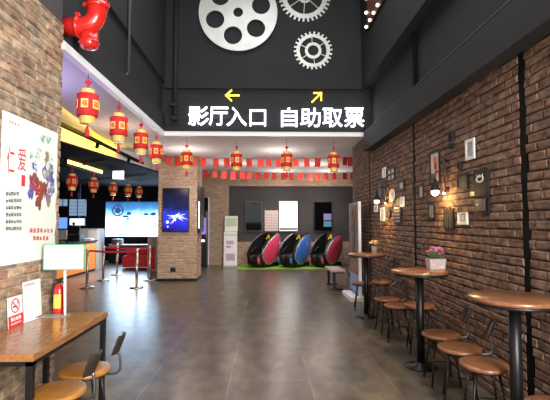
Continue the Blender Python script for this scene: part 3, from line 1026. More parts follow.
mb = MB()
for ch, q in (('仁', (6.5, 173, 15, 148)), ('爱', (17.5, 170, 26.5, 150))):
    a = pp(q[0], q[1]); b = pp(q[2], q[3])
    mb.extend_mapped(text(ch, a[0], a[1] + 0.0, b[0], b[1], 0.001), face_right, o4)
obj('title', mb, 'red_ink', t)
mb = MB()
for r_ in range(6):
    for c in range(6 if r_ else 5):
        a = pp(5.5 + c * 2.7, 191.8 + r_ * 7.0)
        glyph(mb, a[0], a[1] - 0.030, 0.034, face_right, o4, w=0.0045)
obj('verse', mb, 'black_ink', t)
mb = MB()
a = pp(21.2, 186); b = pp(25.3, 175.5)
mb.prism(rect(a[0], a[1], b[0], b[1]), 0.001, face_right, 0, o4)
obj('seal', mb, 'red_print', t)
mb = MB()
for k in range(7):
    a = pp(29.5 + k * 3.5, 230.8)
    glyph(mb, a[0], a[1] - 0.02, 0.045, face_right, o4, w=0.007)
for k in range(5):
    a = pp(33 + k * 3.2, 238.5)
    glyph(mb, a[0], a[1] - 0.02, 0.042, face_right, o4, w=0.007)
obj('slogan', mb, 'red_ink', t)
mb = MB()
for k in range(4):
    a = pp(9 + k * 2.8, 121.5 + k * 1.0)
    glyph(mb, a[0], a[1] - 0.01, 0.022, face_right, o4, w=0.003)
obj('heading', mb, 'red_ink', t)
mb = MB()
rp_ = random.Random(21)
spots = [((45, 139.5), (7, 3.0), 16, (3, 4)), ((36, 153), (6, 5), 22, (4, 3, 0)), ((48, 160), (4, 6), 16, (0, 4, 7)),
         ((34, 168), (3.2, 7), 30, (0, 4, 0, 2)), ((34, 182), (4.5, 8), 44, (1, 6, 1, 5)), ((31, 193.5), (2.6, 3.6), 16, (2, 2, 5)),
         ((48, 172), (5, 8), 44, (2, 3, 0, 5, 7)), ((50.5, 186), (3.5, 10), 40, (5, 3, 5, 2)), ((41, 190), (5.5, 9), 60, (6, 6, 6, 1, 6)),
         ((38, 203), (2.6, 5), 18, (6, 1, 6)), ((48.5, 198), (2, 5), 14, (7, 3, 5))]
zz_ = 0.0
for (cu, cv), (ru, rv), cnt, inks in spots:
    for k in range(cnt):
        an = rp_.uniform(0, 2 * pi); q = sqrt(rp_.random())
        u = cu + ru * q * cos(an); v = cv + rv * q * sin(an)
        a = pp(u, v); sz = rp_.uniform(0.008, 0.024)
        zz_ += 0.000004
        mb.prism(blob(a[0], a[1], sz, sz * rp_.uniform(0.7, 1.8), 9, 0.3), 0.0005 + zz_, face_right, rp_.choice(inks), o4)
obj('picture', mb, ['skin_ink', 'red_ink', 'blue_ink', 'green_ink', 'teal_ink', 'purple_ink', 'brown_ink', 'olive_ink'], t)


# ================================================================== stools and round tables
def make_stool(label, loc, rotz, group, seat_mat):
    """local +X is where the backrest stands"""
    t = thing('bar_stool', label, 'stool', loc, rotz, group)
    obj('seat', MB().lathe([(0.160, 0.437), (0.176, 0.442), (0.180, 0.455), (0.176, 0.468), (0.165, 0.47)], seg=40), seat_mat, t)
    mb = MB().tube([(0.135 * cos(2 * pi * k / 28), 0.135 * sin(2 * pi * k / 28), 0.428) for k in range(28)], 0.010, 8, closed=True)
    mb.box((0, 0, 0.43), (0.27, 0.025, 0.012)).box((0, 0, 0.43), (0.025, 0.27, 0.012))
    obj('seat_frame', mb, 'black_steel', t)
    for k in range(4):
        a = pi / 4 + k * pi / 2
        obj('leg', MB().tube([(0.115 * cos(a), 0.115 * sin(a), 0.43), (0.19 * cos(a), 0.19 * sin(a), 0.0)], 0.0095, 10), 'black_steel', t)
    rr = 0.115 + 0.075 * (0.43 - 0.16) / 0.43
    obj('foot_ring', MB().tube([(rr * cos(pi / 4 + k * pi / 2), rr * sin(pi / 4 + k * pi / 2), 0.16) for k in range(4)], 0.007, 8, closed=True), 'black_steel', t)
    path = [(0.12, 0, 0.425), (0.19, 0, 0.423), (0.232, 0, 0.432), (0.252, 0, 0.455), (0.256, 0, 0.50), (0.245, 0, 0.57), (0.238, 0, 0.60)]
    obj('back_rod', MB().tube(path, 0.0095, 8), 'steel_dark', t)
    mb = MB()
    n = 10
    vs = []
    for side in (0, 1):
        for j in range(5):
            for i in range(n + 1):
                y = -0.07 + 0.14 * i / n
                zz = 0.575 + 0.14 * j / 4
                # rounded corners
                e = abs(y) / 0.07
                if j in (0, 4):
                    y *= 0.86
                x = 0.228 + (zz - 0.565) * 0.36 - 0.028 * e * e + (0.011 if side else 0)
                vs.append((x, y, zz))
    fs = []
    k0 = 5 * (n + 1)
    for j in range(4):
        for i in range(n):
            a = j * (n + 1) + i
            fs.append((a, a + n + 1, a + n + 2, a + 1))
            fs.append((k0 + a, k0 + a + 1, k0 + a + n + 2, k0 + a + n + 1))
    border = [i for i in range(n + 1)] + [j * (n + 1) + n for j in range(1, 5)] + [4 * (n + 1) + i for i in range(n - 1, -1, -1)] + [j * (n + 1) for j in range(3, 0, -1)]
    for i in range(len(border)):
        a = border[i]; b = border[(i + 1) % len(border)]
        fs.append((a, b, k0 + b, k0 + a))
    mb.add(vs, fs, 0, False)
    obj('backrest', mb, 'wood_back', t)
    return t


M['steel_dark'] = mat('dark bent steel', (0.16, 0.16, 0.165), 0.3, 0.9)
SGL = 'honey wood stools at the left wall table'
s0 = make_stool('light wood stool at the far end of the left table, backrest leaning into the aisle', (-1.33, 3.20, 0), radians(3), SGL, 'wood_seat')
dup(s0, (-1.34, 2.80, 0), radians(-7), 'light wood stool cut by the bottom frame edge, near end of the left table', SGL)
SGR = 'brown wood stools along the right brick wall'
s1 = make_stool('dark wood stool in the bottom right corner of the frame, nearest of the right row', (1.715, 2.48, 0), radians(8), SGR, 'wood_dark')
for x, y, a, sc, lb in ((1.684, 3.25, -12, None, 'brown stool tucked beside the pole of the nearest round table'),
                        (1.688, 3.67, -22, None, 'middle brown stool of the three just beyond the nearest round table pole'),
                        (1.716, 4.115, -5, None, 'brown stool third beyond the nearest round table, toward the pink flower table'),
                        (1.86, 5.08, -10, (1, 1, 1.2), 'tall dark stool half hidden behind the pole of the pink flower table'),
                        (1.744, 5.53, -15, None, 'brown stool just beyond the pink flower table, nearer of a close pair'),
                        (1.737, 5.99, 4, None, 'brown stool of a close pair, the one farther from the pink flower table'),
                        (1.80, 6.50, 0, (0.85, 0.85, 1.38), 'tall narrow stool against the wall before the small white flowerpot table'),
                        (1.74, 7.55, 170, None, 'farthest dark stool, behind the white flowerpot table by the lit poster stand')):
    dup(s1, (x, y, 0), radians(a), lb, SGR, sc)


def round_table(label, loc, first=None):
    t = thing('bar_table', label, 'table', loc, 0, 'round bar tables along the right wall')
    obj('tabletop', MB().lathe([(0.288, 1.0), (0.295, 1.004), (0.295, 1.024), (0.288, 1.03)], seg=56), 'wood_dark', t)
    obj('edge_band', MB().lathe([(0.27, 0.978), (0.288, 0.98), (0.288, 1.0), (0.27, 1.0)], seg=56), 'black_steel', t)
    obj('pole', MB().cyl((0, 0, 0.02), (0, 0, 0.98), 0.041, 24), 'black_steel', t)
    mb = MB().lathe([(0.17, 0), (0.17, 0.012), (0.06, 0.022), (0.055, 0.05)], seg=36)
    obj('base', mb, 'black_steel', t)
    return t


t1 = round_table('round bar table nearest the camera, at the right edge of the frame', (1.742, 2.93, 0))
dup(t1, (1.675, 4.55, 0), 0, 'round bar table carrying the pink flower planter')
dup(t1, (1.664, 6.93, 0), 0, 'farthest round bar table, carrying the small white flowerpot')


def flowers(t, n, sx, sy, z0, h, pm, seed):
    r = random.Random(seed)
    mb = MB(); lf = MB()
    for k in range(n):
        x = r.uniform(-sx, sx); y = r.uniform(-sy, sy); z = z0 + h * r.uniform(0.45, 1)
        mb.sphere((x, y, z), r.uniform(0.011, 0.018), 8, 0, (1, 1, 0.7))
        for q in range(5):
            a = 2 * pi * q / 5
            mb.sphere((x + 0.014 * cos(a), y + 0.014 * sin(a), z - 0.002), 0.009, 6, 0, (1, 1, 0.6))
        lf.tube([(x * 0.6, y * 0.6, z0), (x, y, z)], 0.002, 5)
    for k in range(int(n * 2.2)):
        x = r.uniform(-sx, sx); y = r.uniform(-sy, sy); z = z0 + h * r.uniform(0.05, 0.75)
        a = r.uniform(0, 6.28); q = 0.03
        d = Vector((cos(a), sin(a), r.uniform(-0.2, 0.7))) * q
        w = Vector((-sin(a), cos(a), 0)) * 0.010
        c = Vector((x, y, z))
        lf.add([c, c + d * 0.5 + w, c + d, c + d * 0.5 - w, c + d * 0.5 + Vector((0, 0, 0.004))], [(0, 1, 4), (1, 2, 4), (2, 3, 4), (3, 0, 4)])
    obj('blossoms', mb, pm, t)
    obj('foliage', lf, 'leaf', t)


p = on_plane(437, 269.5, 2, 1.03)
t = thing('flower_planter', 'rectangular pale planter with pink flowers on the middle round table', 'plant', (p.x, p.y + 0.03, 1.03), radians(6))
mb = MB()
mb.add([(-0.085, -0.045, 0), (0.085, -0.045, 0), (0.085, 0.045, 0), (-0.085, 0.045, 0), (-0.097, -0.055, 0.115), (0.097, -0.055, 0.115), (0.097, 0.055, 0.115), (-0.097, 0.055, 0.115)],
       [(3, 2, 1, 0), (0, 1, 5, 4), (1, 2, 6, 5), (2, 3, 7, 6), (3, 0, 4, 7), (4, 5, 6, 7)])
obj('pot', mb, 'pot', t, 0.003)
mb = MB()
for (x, z, r_) in ((0.05, 0.03, 0.022), (0.025, 0.022, 0.014), (-0.05, 0.05, 0.012)):
    mb.prism(blob(x, z, r_, r_ * 0.7, 12), 0.0015, face_front, 0, (0, -0.0475 - z * 0.087, 0))
obj('fruit_print', mb, 'petal_yellow', t)
flowers(t, 26, 0.085, 0.045, 0.115, 0.13, 'petal_pink', 3)
p = on_plane(374.5, 252.8, 2, 1.03)
t = thing('flower_pot', 'small white pot of pale orange flowers on the farthest round table', 'plant', (p.x, p.y + 0.02, 1.03))
obj('pot', MB().lathe([(0.040, 0), (0.053, 0.10), (0.056, 0.105), (0.050, 0.106)], seg=20), 'pot', t)
flowers(t, 16, 0.065, 0.06, 0.105, 0.10, 'petal_yellow', 5)


# ================================================================== ornaments on the right wall
XW = XR - 0.004


def wall_rect(u0, v0, u1, v1):
    uc, vc = (u0 + u1) / 2, (v0 + v1) / 2
    ya = on_plane(u0, vc, 0, XW).y; yb = on_plane(u1, vc, 0, XW).y
    za = on_plane(uc, v0, 0, XW).z; zb = on_plane(uc, v1, 0, XW).z
    return (ya + yb) / 2, (za + zb) / 2, abs(ya - yb), abs(za - zb)


FG = 'framed ornaments on the right brick wall'


def picture_frame(label, box, fm, pm, border=0.025, cat='picture frame', name='picture_frame', mat_w=0.0, th=0.014):
    y, z, w, h = wall_rect(*box)
    t = thing(name, label, cat, (XW, y, z), 0, FG)
    outer = rect(-w / 2, -h / 2, w / 2, h / 2); inner = rect(-w / 2 + border, -h / 2 + border, w / 2 - border, h / 2 - border)
    obj('frame', MB().extend_mapped(shape([outer, inner], th), face_left), fm, t, 0.002)
    obj('picture', MB().prism(inner, th * 0.45, face_left), pm, t)
    return t, w, h, border


t, w, h, b = picture_frame('tall framed picture with a red figure shape left of the nearest wall lamp', (430.6, 150.5, 440.6, 184), 'frame_black', 'print_pale', 0.03)
mb = MB().prism(blob(0.02, h * 0.12, w * 0.16, h * 0.2, 14), 0.004, face_left, 0, (-0.013, 0, 0)).prism(blob(0.05, -h * 0.08, w * 0.1, h * 0.2, 14), 0.004, face_left, 1, (-0.013, 0, 0)).prism(blob(-0.06, -h * 0.3, w * 0.15, h * 0.12, 14), 0.004, face_left, 2, (-0.013, 0, 0))
obj('red_motif', mb, ['print_red', 'print_red', 'print_dark'], t)
picture_frame('white framed bluish print, highest on the right brick wall', (466.3, 139, 475.3, 159.5), 'frame_white', 'print_blue', 0.03)
picture_frame('tiny dark frame beside the nearest wall lamp pipe', (458.4, 162, 462.3, 170.2), 'frame_black', 'print_dark', 0.016)
picture_frame('square dark frame between the nearest wall lamp and the carved plaque', (457.8, 173.5, 468.6, 189.8), 'frame_black', 'print_dark', 0.03)
t, w, h, b = picture_frame('plain white square tile picture below the dark square frame', (459.2, 212.3, 468.4, 224.6), 'frame_white', 'frame_white', 0.012, th=0.02)
obj('grey_sketch', MB().extend_mapped(shape([rect(-0.035, -0.03, 0.04, 0.05), rect(-0.022, -0.018, 0.026, 0.036)], 0.004), face_left, (-0.009, 0, 0)), 'print_grey', t)
picture_frame('small black frame with olive picture below the nearest lamp bulb', (428.8, 203.4, 435.2, 219.6), 'frame_black', 'print_olive', 0.022)
picture_frame('narrow black frame with pale picture just right of the middle black slot', (419, 184.2, 424.4, 199.4), 'frame_black', 'print_grey', 0.03)
picture_frame('narrow white plaque, highest ornament near the farther wall lamp', (382.9, 167.8, 386.1, 177.6), 'frame_white', 'print_pale', 0.02)
y, z, w, h = wall_rect(388, 167.6, 395.2, 181.2)
t = thing('window_frame_ornament', 'dark four-pane frame with pale prints near the farther lamp', 'picture frame', (XW, y, z), 0, FG)
outs = [rect(-w / 2, -h / 2, w / 2, h / 2)]
pan = []
for i in (0, 1):
    for j in (0, 1):
        x0 = -w / 2 + 0.03 + i * (w / 2 - 0.015); y0 = -h / 2 + 0.03 + j * (h / 2 - 0.015)
        pan.append(rect(x0, y0, x0 + w / 2 - 0.045, y0 + h / 2 - 0.045))
obj('frame', MB().extend_mapped(shape(outs + pan, 0.016), face_left), 'frame_black', t)
for q in pan:
    obj('print', MB().prism(q, 0.006, face_left), 'print_pale', t)
picture_frame('black frame with grey print below the four-pane frame', (399, 180.2, 404.6, 190.8), 'frame_black', 'print_grey', 0.035)
t, w, h, b = picture_frame('large dark frame behind the farther wall lamp', (377.2, 180.3, 382.6, 199.5), 'frame_black', 'print_dark', 0.05)
picture_frame('dark frame beside the farther lamp pipe, under the narrow white plaque', (383, 181, 386.2, 199), 'frame_black', 'print_dark', 0.04)
y, z, w, h = wall_rect(390.3, 189, 395, 202)
t = thing('oval_plaque', 'white oval plaque between the two lower white prints by the farther lamp', 'plaque', (XW, y, z), 0, FG)
el = [(w / 2 * cos(2 * pi * k / 32), h / 2 * sin(2 * pi * k / 32)) for k in range(32)]
obj('rim', MB().extend_mapped(shape([el, [(a * 0.72, c * 0.8) for a, c in el]], 0.016), face_left), 'frame_white', t)
obj('inset', MB().prism([(a * 0.72, c * 0.8) for a, c in el], 0.015, face_left), 'print_grey', t)
picture_frame('small white frame right of the dark triangle above the striped panel', (400.6, 196.8, 404.6, 207), 'frame_white', 'print_pale', 0.03)
picture_frame('white plaque lit warm below the farther lamp pipe', (380.8, 207.6, 385, 221), 'frame_white', 'print_pale', 0.025)
picture_frame('white plaque left of the farther lamp, under its bulb', (374.6, 205, 378, 212.2), 'frame_white', 'print_pale', 0.03)
y, z, w, h = wall_rect(387.8, 208, 391.2, 218.6)
t = thing('oval_plaque', 'small dark oval plaque in the warm lamp glow', 'plaque', (XW, y, z), 0, FG)
el = [(w / 2 * cos(2 * pi * k / 28), h / 2 * sin(2 * pi * k / 28)) for k in range(28)]
obj('rim', MB().extend_mapped(shape([el, [(a * 0.55, c * 0.65) for a, c in el]], 0.016), face_left), 'frame_black', t)
obj('inset', MB().prism([(a * 0.55, c * 0.65) for a, c in el], 0.012, face_left), 'print_dark', t)
# striped clapperboard-like panel with raised stick
y, z, w, h = wall_rect(395.3, 206.4, 401.6, 223)
t = thing('clapper_board', 'dark clapper board with pale stripes and raised stick', 'wall ornament', (XW, y, z), 0, FG)
obj('slate', MB().prism(rect(-w / 2, -h / 2, w / 2, h / 2), 0.016, face_left), 'frame_black', t)
mb = MB()
for k in range(4):
    y0 = -h / 2 + h * (0.08 + 0.2 * k)
    mb.prism(rect(-w * 0.4, y0, w * 0.35, y0 + h * 0.06), 0.004, face_left, 0, (-0.016, 0, 0))
mb.prism(rect(-w * 0.42, h * 0.36, w * 0.36, h * 0.46), 0.004, face_left, 0, (-0.016, 0, 0))
obj('stripe', mb, 'print_grey', t)
obj('clap_stick', MB().prism([(-w / 2, h * 0.52), (w * 0.2, h * 1.05), (w * 0.34, h * 0.98), (w * 0.42, h * 0.58), (w * 0.2, h * 0.56)], 0.016, face_left), 'frame_black', t)

# V-shaped dark ornament
y, z, w, h = wall_rect(448.6, 131.4, 455.2, 148.5)
t = thing('pennant_ornament', 'dark V-shaped ornament high on the wall above the nearest lamp', 'wall ornament', (XW, y, z), 0, FG)
obj('blade', MB().prism([(-w / 2, h / 2), (-w * 0.22, h / 2), (0.01, -h * 0.1), (w * 0.18, h / 2), (w / 2, h / 2), (w * 0.35, -h / 2), (-w * 0.2, -h / 2)], 0.016, face_left), 'iron', t)
obj('bar', MB().prism(rect(-w * 0.4, -h * 0.2, w * 0.42, -h * 0.12), 0.02, face_left), 'grey_wall', t)
# crest
y, z, w, h = wall_rect(444.6, 207.4, 454.9, 230.2)
t = thing('crest_ornament', 'dark crown-topped crest plaque below the nearest lamp glow', 'wall ornament', (XW, y, z), 0, FG)
q = [(-w * .42, -h / 2), (w * .42, -h / 2), (w / 2, -h * .2), (w * .45, h * .3), (w * .5, h * .46), (w * .25, h * .4), (w * .16, h / 2), (0, h * .42), (-w * .16, h / 2), (-w * .25, h * .4), (-w * .5, h * .46), (-w * .45, h * .3), (-w / 2, -h * .2)]
obj('plate', MB().prism(q, 0.016, face_left), 'iron', t)
mb = MB()
for k in (-1, 0, 1):
    mb.prism(rect(k * w * 0.22 - 0.008, -h * 0.38, k * w * 0.22 + 0.008, h * 0.15), 0.008, face_left, 0, (-0.016, 0, 0))
obj('rib', mb, 'grey_wall', t)
# carved plaque
y, z, w, h = wall_rect(474.6, 168, 489.8, 215.5)
t = thing('carved_plaque', 'tall dark carved plaque with pale emblem and small shelf', 'wall ornament', (XW, y, z), 0, FG)
q = [(-w * .46, -h * .47), (-w * .3, -h / 2), (w * .36, -h / 2), (w * .47, -h * .46), (w * .5, -h * .2), (w * .45, -h * .12), (w / 2, h * .1), (w * .48, h * .45), (w * .3, h * .5), (-w * .1, h * .47), (-w * .44, h * .5), (-w * .5, h * .2), (-w * .45, -h * .1)]
obj('board', MB().prism(q, 0.016, face_left), 'iron', t)
mb = MB().extend_mapped(shape([[(0.07 * cos(a) * 1.0, h * .27 + 0.035 * sin(a)) for a in [2 * pi * k / 24 for k in range(24)]], [(0.05 * cos(a), h * .275 + 0.022 * sin(a)) for a in [2 * pi * k / 24 for k in range(24)]]], 0.005), face_left, (-0.016, 0, 0))
for k in (-1, 0, 1):
    mb.prism([(k * 0.04 - 0.012, h * .30), (k * 0.04 + 0.012, h * .30), (k * 0.05, h * .37)], 0.005, face_left, 0, (-0.016, 0, 0))
obj('emblem', mb, 'frame_white', t)
obj('shelf', MB().bb((-0.09, -w * .42, -h * .12), (-0.014, w * .42, -h * .09)), 'iron', t)
obj('drawer_front', MB().prism(rect(-w * .3, -h * .4, w * .32, -h * .16), 0.012, face_left, 0, (-0.016, 0, 0)), 'print_dark', t)
obj('knob', MB().sphere((-0.05, 0, -h * .27), 0.012, 8), 'grey_metal', t)
obj('candle', MB().cyl((-0.06, 0.07, -h * .09), (-0.06, 0.07, h * .01), 0.02, 10), 'petal_yellow', t)


def wall_lamp(label, up, vtop, vbot, ub, vb):
    y = on_plane(up, (vtop + vbot) / 2, 0, XW).y
    zt = on_plane(up, vtop, 0, XW).z; zb = on_plane(up, vbot, 0, XW).z
    pb = on_plane(ub, vb, 1, y)
    t = thing('wall_lamp', label, 'lamp', (XW, y, zb))
    H = zt - zb
    mb = MB().cyl((-0.035, 0, 0), (-0.035, 0, H), 0.013, 10).cyl((0, 0, 0.03), (-0.04, 0, 0.03), 0.02, 10).cyl((0, 0, H - 0.03), (-0.04, 0, H - 0.03), 0.02, 10)
    mb.sphere((-0.035, 0, 0), 0.024, 10).sphere((-0.035, 0, H), 0.022, 10)
    mb.cyl((-0.035, -0.08, H * 0.93), (-0.035, 0.02, H * 0.93), 0.012, 8)
    obj('wall_pipe', mb, 'pipe_brown', t)
    bx = pb.x - XW; bz = pb.z - zb
    obj('arm', MB().tube([(-0.035, 0, bz + 0.24), (bx + 0.02, 0, bz + 0.24), (bx, 0, bz + 0.225), (bx, 0, bz + 0.15)], 0.011, 10), 'pipe_brown', t)
    obj('lamp_shade', MB().lathe([(0.018, 0.16), (0.02, 0.12), (0.055, 0.04), (0.058, 0.026), (0.053, 0.026), (0.051, 0.036), (0.016, 0.11)], (bx, 0, bz), 24), 'iron', t)
    obj('bulb', MB().sphere((bx, 0, bz + 0.012), 0.042, 16), 'lamp_bulb', t)
    ld = bpy.data.lights.new('bulb light', 'POINT'); ld.energy = 7; ld.color = (1.0, 0.62, 0.25); ld.shadow_soft_size = 0.04
    lo = bpy.data.objects.new('bulb_light', ld); COL.objects.link(lo); lo.location = (bx, 0, bz - 0.065); lo.parent = t
    # small down-facing lamp at the foot of the wall pipe
    ld = bpy.data.lights.new('pipe spot', 'SPOT'); ld.energy = 14; ld.color = (1.0, 0.55, 0.14); ld.spot_size = radians(120); ld.spot_blend = 0.8; ld.shadow_soft_size = 0.02
    lo = bpy.data.objects.new('pipe_spot', ld); COL.objects.link(lo); lo.location = (-0.075, 0, -0.035); lo.rotation_euler = (0, 0.25, 0); lo.parent = t
    obj('spot_bulb', MB().sphere((-0.045, 0, -0.02), 0.016, 8), 'lamp_bulb', t)
    return t


wall_lamp('nearest pipe wall lamp with lit bulb on the right brick wall', 447.6, 156.5, 191.5, 435.2, 193)
wall_lamp('farther pipe wall lamp with lit bulb near the four-pane frame', 388, 183.5, 202, 376.8, 202)

# ================================================================== far end: screens, massage chairs, stands
YB = 15.52


def wall_screen(label, u0, v0, u1, v1, face, y=YB, th=0.07):
    a = on_plane(u0, v1, 1, y - th); b = on_plane(u1, v0, 1, y - th)
    w, h = b.x - a.x, b.z - a.z
    t = thing('wall_screen', label, 'screen', ((a.x + b.x) / 2, y, a.z), 0)
    obj('housing', MB().bb((-w / 2, -th, 0), (w / 2, 0, h)), 'plastic_black', t, 0.006)
    obj('display', MB().bb((-w / 2 + 0.025, -th - 0.004, 0.03), (w / 2 - 0.025, -th, h - 0.03)), face, t)
    return t, w, h, th


wall_screen('dark glossy wall screen left of the pink notice', 245.2, 201.3, 262.3, 231.4, 'glass_black')
t, w, h, th = wall_screen('brightly lit white wall screen above the massage chairs', 278.7, 200.6, 298, 231.6, 'white_screen')
obj('footer_bar', MB().bb((-w / 2 + 0.03, -th - 0.007, 0.04), (w / 2 - 0.03, -th - 0.004, 0.15)), 'print_grey', t)
t, w, h, th = wall_screen('black wall screen with two small lit pictures, right end of the grey wall', 313.6, 201.4, 332, 231.6, 'glass_black')
obj('picture_tile', MB().bb((0.03, -th - 0.008, 0.42), (w / 2 - 0.03, -th - 0.004, 0.66)), 'violet_pic', t)
obj('picture_tile', MB().bb((0.03, -th - 0.008, 0.18), (w / 2 - 0.03, -th - 0.004, 0.38)), 'teal_pic', t)
a = on_plane(264.8, 231, 1, YB); b = on_plane(278.2, 210.5, 1, YB)
t = thing('notice_sheet', 'pale pink paper notice with red border between the wall screens', 'notice', ((a.x + b.x) / 2, YB - 0.003, a.z))
w, h = b.x - a.x, b.z - a.z
obj('sheet', MB().bb((-w / 2, -0.006, 0), (w / 2, 0, h)), 'pink_paper', t)
mb = MB()
for r_ in range(6):
    for c in range(5):
        glyph(mb, -w * .4 + c * w * .17, h * (.1 + .13 * r_), 0.05, face_front, (0, -0.006, 0), w=0.007)
obj('printing', mb, 'red_print', t)
mb = MB()
for k in range(3):
    mb.prism([(-w / 2 + k * w * .42, h), (-w / 2 + k * w * .42 + 0.07, h), (-w / 2 + k * w * .42 + 0.035, h + 0.06)], 0.004, face_front)
obj('flag_trim', mb, 'red_print', t)

tag(obj('turf_mat', MB().bb((-0.92, 13.9, 0), (2.55, 15.4, 0.02)), 'grass'), 'bright green artificial turf mat under the massage chairs', 'mat')


def massage_chair(label, loc, rotz, shell):
    t = thing('massage_chair', label, 'massage chair', loc, rotz, 'massage chairs on the green mat')
    t.scale = (0.95, 0.95, 0.96)
    obj('base', MB().bb((-0.32, -0.35, 0), (0.32, 0.5, 0.16)), 'plastic_black', t, 0.03)
    outline = [(-.42, .14), (-.60, .30), (-.60, .48), (-.46, .70), (-.22, .92), (.08, 1.08), (.34, 1.17), (.46, 1.15), (.52, 1.02), (.50, .76), (.40, .48), (.18, .22), (-.1, .10), (-.28, .09)]
    cxm = sum(p[0] for p in outline) / len(outline); czm = sum(p[1] for p in outline) / len(outline)
    for s in (-1, 1):
        def mp(x, y, z, s=s):
            return (s * (0.27 + z), x, y)
        sh = MB()
        rings = [(1.0, 0.0), (1.0, 0.06), (0.97, 0.09)]
        n = len(outline)
        vs = []
        for sc, d in rings:
            for (x, y) in outline:
                vs.append(mp(cxm + (x - cxm) * sc, czm + (y - czm) * sc, d))
        fs = [tuple(range(n))]
        for k in range(2):
            fs += [(k * n + i, k * n + (i + 1) % n, (k + 1) * n + (i + 1) % n, (k + 1) * n + i) for i in range(n)]
        fs.append(tuple(2 * n + i for i in range(n)))
        sh.add(vs, fs)
        so = obj('side_shell', sh, 'plastic_black', t, 0.01)
        rim = [mp(cxm + (x - cxm) * .92, czm + (y - czm) * .95, .095) for x, y in outline]
        obj('silver_line', MB().tube(rim, 0.016, 8, closed=True), 'silver_rim', so)
        pan_ = MB()
        vs = []; rr = [(0.93, .088), (0.86, .114), (0.5, .136), (0.0, .142)]
        for sc, d in rr[:-1]:
            for (x, y) in outline:
                vs.append(mp(cxm + (x - cxm) * sc, czm + (y - czm) * sc, d))
        vs.append(mp(cxm, czm, .138))
        fs = []
        for k in range(2):
            fs += [(k * n + i, k * n + (i + 1) % n, (k + 1) * n + (i + 1) % n, (k + 1) * n + i) for i in range(n)]
        fs += [(2 * n + i, 2 * n + (i + 1) % n, 3 * n) for i in range(n)]
        pan_.add(vs, fs, 0, True)
        obj('side_panel', pan_, shell, so)
        sp = MB().prism(blob(0.33, 0.98, 0.045, 0.08, 12, 0), 0.012, mp, 0)
        sp.v = [(v[0] + s * 0.10, v[1], v[2]) for v in sp.v]
        obj('speaker_cover', sp, 'white_plastic', so)
    obj('seat_cushion', MB().box((0, -0.12, 0.40), (0.54, 0.62, 0.16), 0, (0.12, 0, 0)), 'leather', t, 0.06)
    obj('backrest', MB().box((0, 0.33, 0.80), (0.56, 0.20, 0.86), 0, (-0.38, 0, 0)), 'leather', t, 0.07)
    hd = obj('head_pillow', MB().box((0, 0.32, 1.06), (0.46, 0.13, 0.22), 0, (-0.38, 0, 0)), 'leather', t, 0.05)
    mb = MB()
    for q in ([(-0.10, -0.08), (-0.06, -0.08), (0.02, 0.09), (-0.02, 0.09)], [(0.02, 0.09), (-0.02, 0.09), (0.06, -0.08), (0.10, -0.08)], [(-0.05, -0.04), (0.05, -0.04), (0.05, -0.015), (-0.05, -0.015)]):
        mb.prism(q, 0.012, lambda x, y, z: (x, 0.245 - z + y * 0.37, 1.04 + y))
    obj('emblem', mb, 'logo', hd)
    for s in (-1, 1):
        lg = obj('leg_well', MB().lathe([(0.10, -0.17), (0.15, -0.15), (0.165, 0), (0.15, 0.15), (0.10, 0.17)], seg=20), 'leather', t, loc=(s * 0.15, -0.56, 0.28), rot=(0.25, 0, 0))
        obj('leg_insert', MB().sphere((s * 0.10, -0.10, 0.0), 0.10, 12, 0, (0.5, 0.6, 1.3)), shell, lg)
    mb = MB()
    for s in (-1, 1):
        mb.box((s * 0.29, -0.28, 0.60), (0.12, 0.42, 0.10), 0, (0.5, 0, 0))
    obj('armrest', mb, 'leather', t, 0.035)
    obj('status_light', MB().box((-0.36, -0.30, 0.80), (0.05, 0.14, 0.035), 0, (0.75, 0, 0)), 'led_blue', t)
    return t


massage_chair('massage chair with pink side shells, leftmost beside the banner stand', (-0.02, 14.6, 0.02), radians(-37), 'pink')
massage_chair('massage chair with blue side shells between the two pink ones', (1.05, 14.6, 0.02), radians(-37), 'blue')
massage_chair('massage chair with pink side shells, rightmost under the black screen', (2.15, 14.6, 0.02), radians(-42), 'pink')

# leaflet banner stand
p0 = on_plane(226, 265.5, 2, 0)
t = thing('banner_stand', 'white banner stand with green top beside the brick wall end', 'banner', (-1.18, 14.6, 0), radians(4))
t['category'] = 'banner'
for z0, z1, w, dy in ((0.06, 1.22, 0.46, 0.0),):
    obj('sheet', MB().bb((-0.24, -0.008, 0.06), (0.22, 0.008, 1.24)), 'paper', t)
obj('upper_sheet', MB().bb((-0.21, 0.0, 1.24), (0.235, 0.012, 1.76)), 'paper', t)
M['pale_green'] = mat('pale green print', (0.48, 0.66, 0.42), 0.5)
M['pale_violet'] = mat('pale violet print', (0.55, 0.36, 0.55), 0.5)
for lo, hi in (((-0.235, -0.012, 1.20), (0.215, -0.008, 1.235)), ((-0.21, -0.012, 1.08), (0.2, -0.008, 1.13)), ((-0.18, -0.004, 1.40), (0.205, 0, 1.68))):
    obj('green_print', MB().bb(lo, hi), 'pale_green', t)
for lo, hi in (((-0.16, -0.012, 0.78), (0.1, -0.008, 0.9)), ((-0.16, -0.012, 0.66), (0.0, -0.008, 0.73)), ((-0.16, -0.012, 0.22), (0.14, -0.008, 0.46))):
    obj('violet_print', MB().bb(lo, hi), 'pale_violet', t)
obj('foot', MB().bb((-0.26, -0.12, 0), (0.24, 0.14, 0.06)), 'grey_metal', t, 0.01)

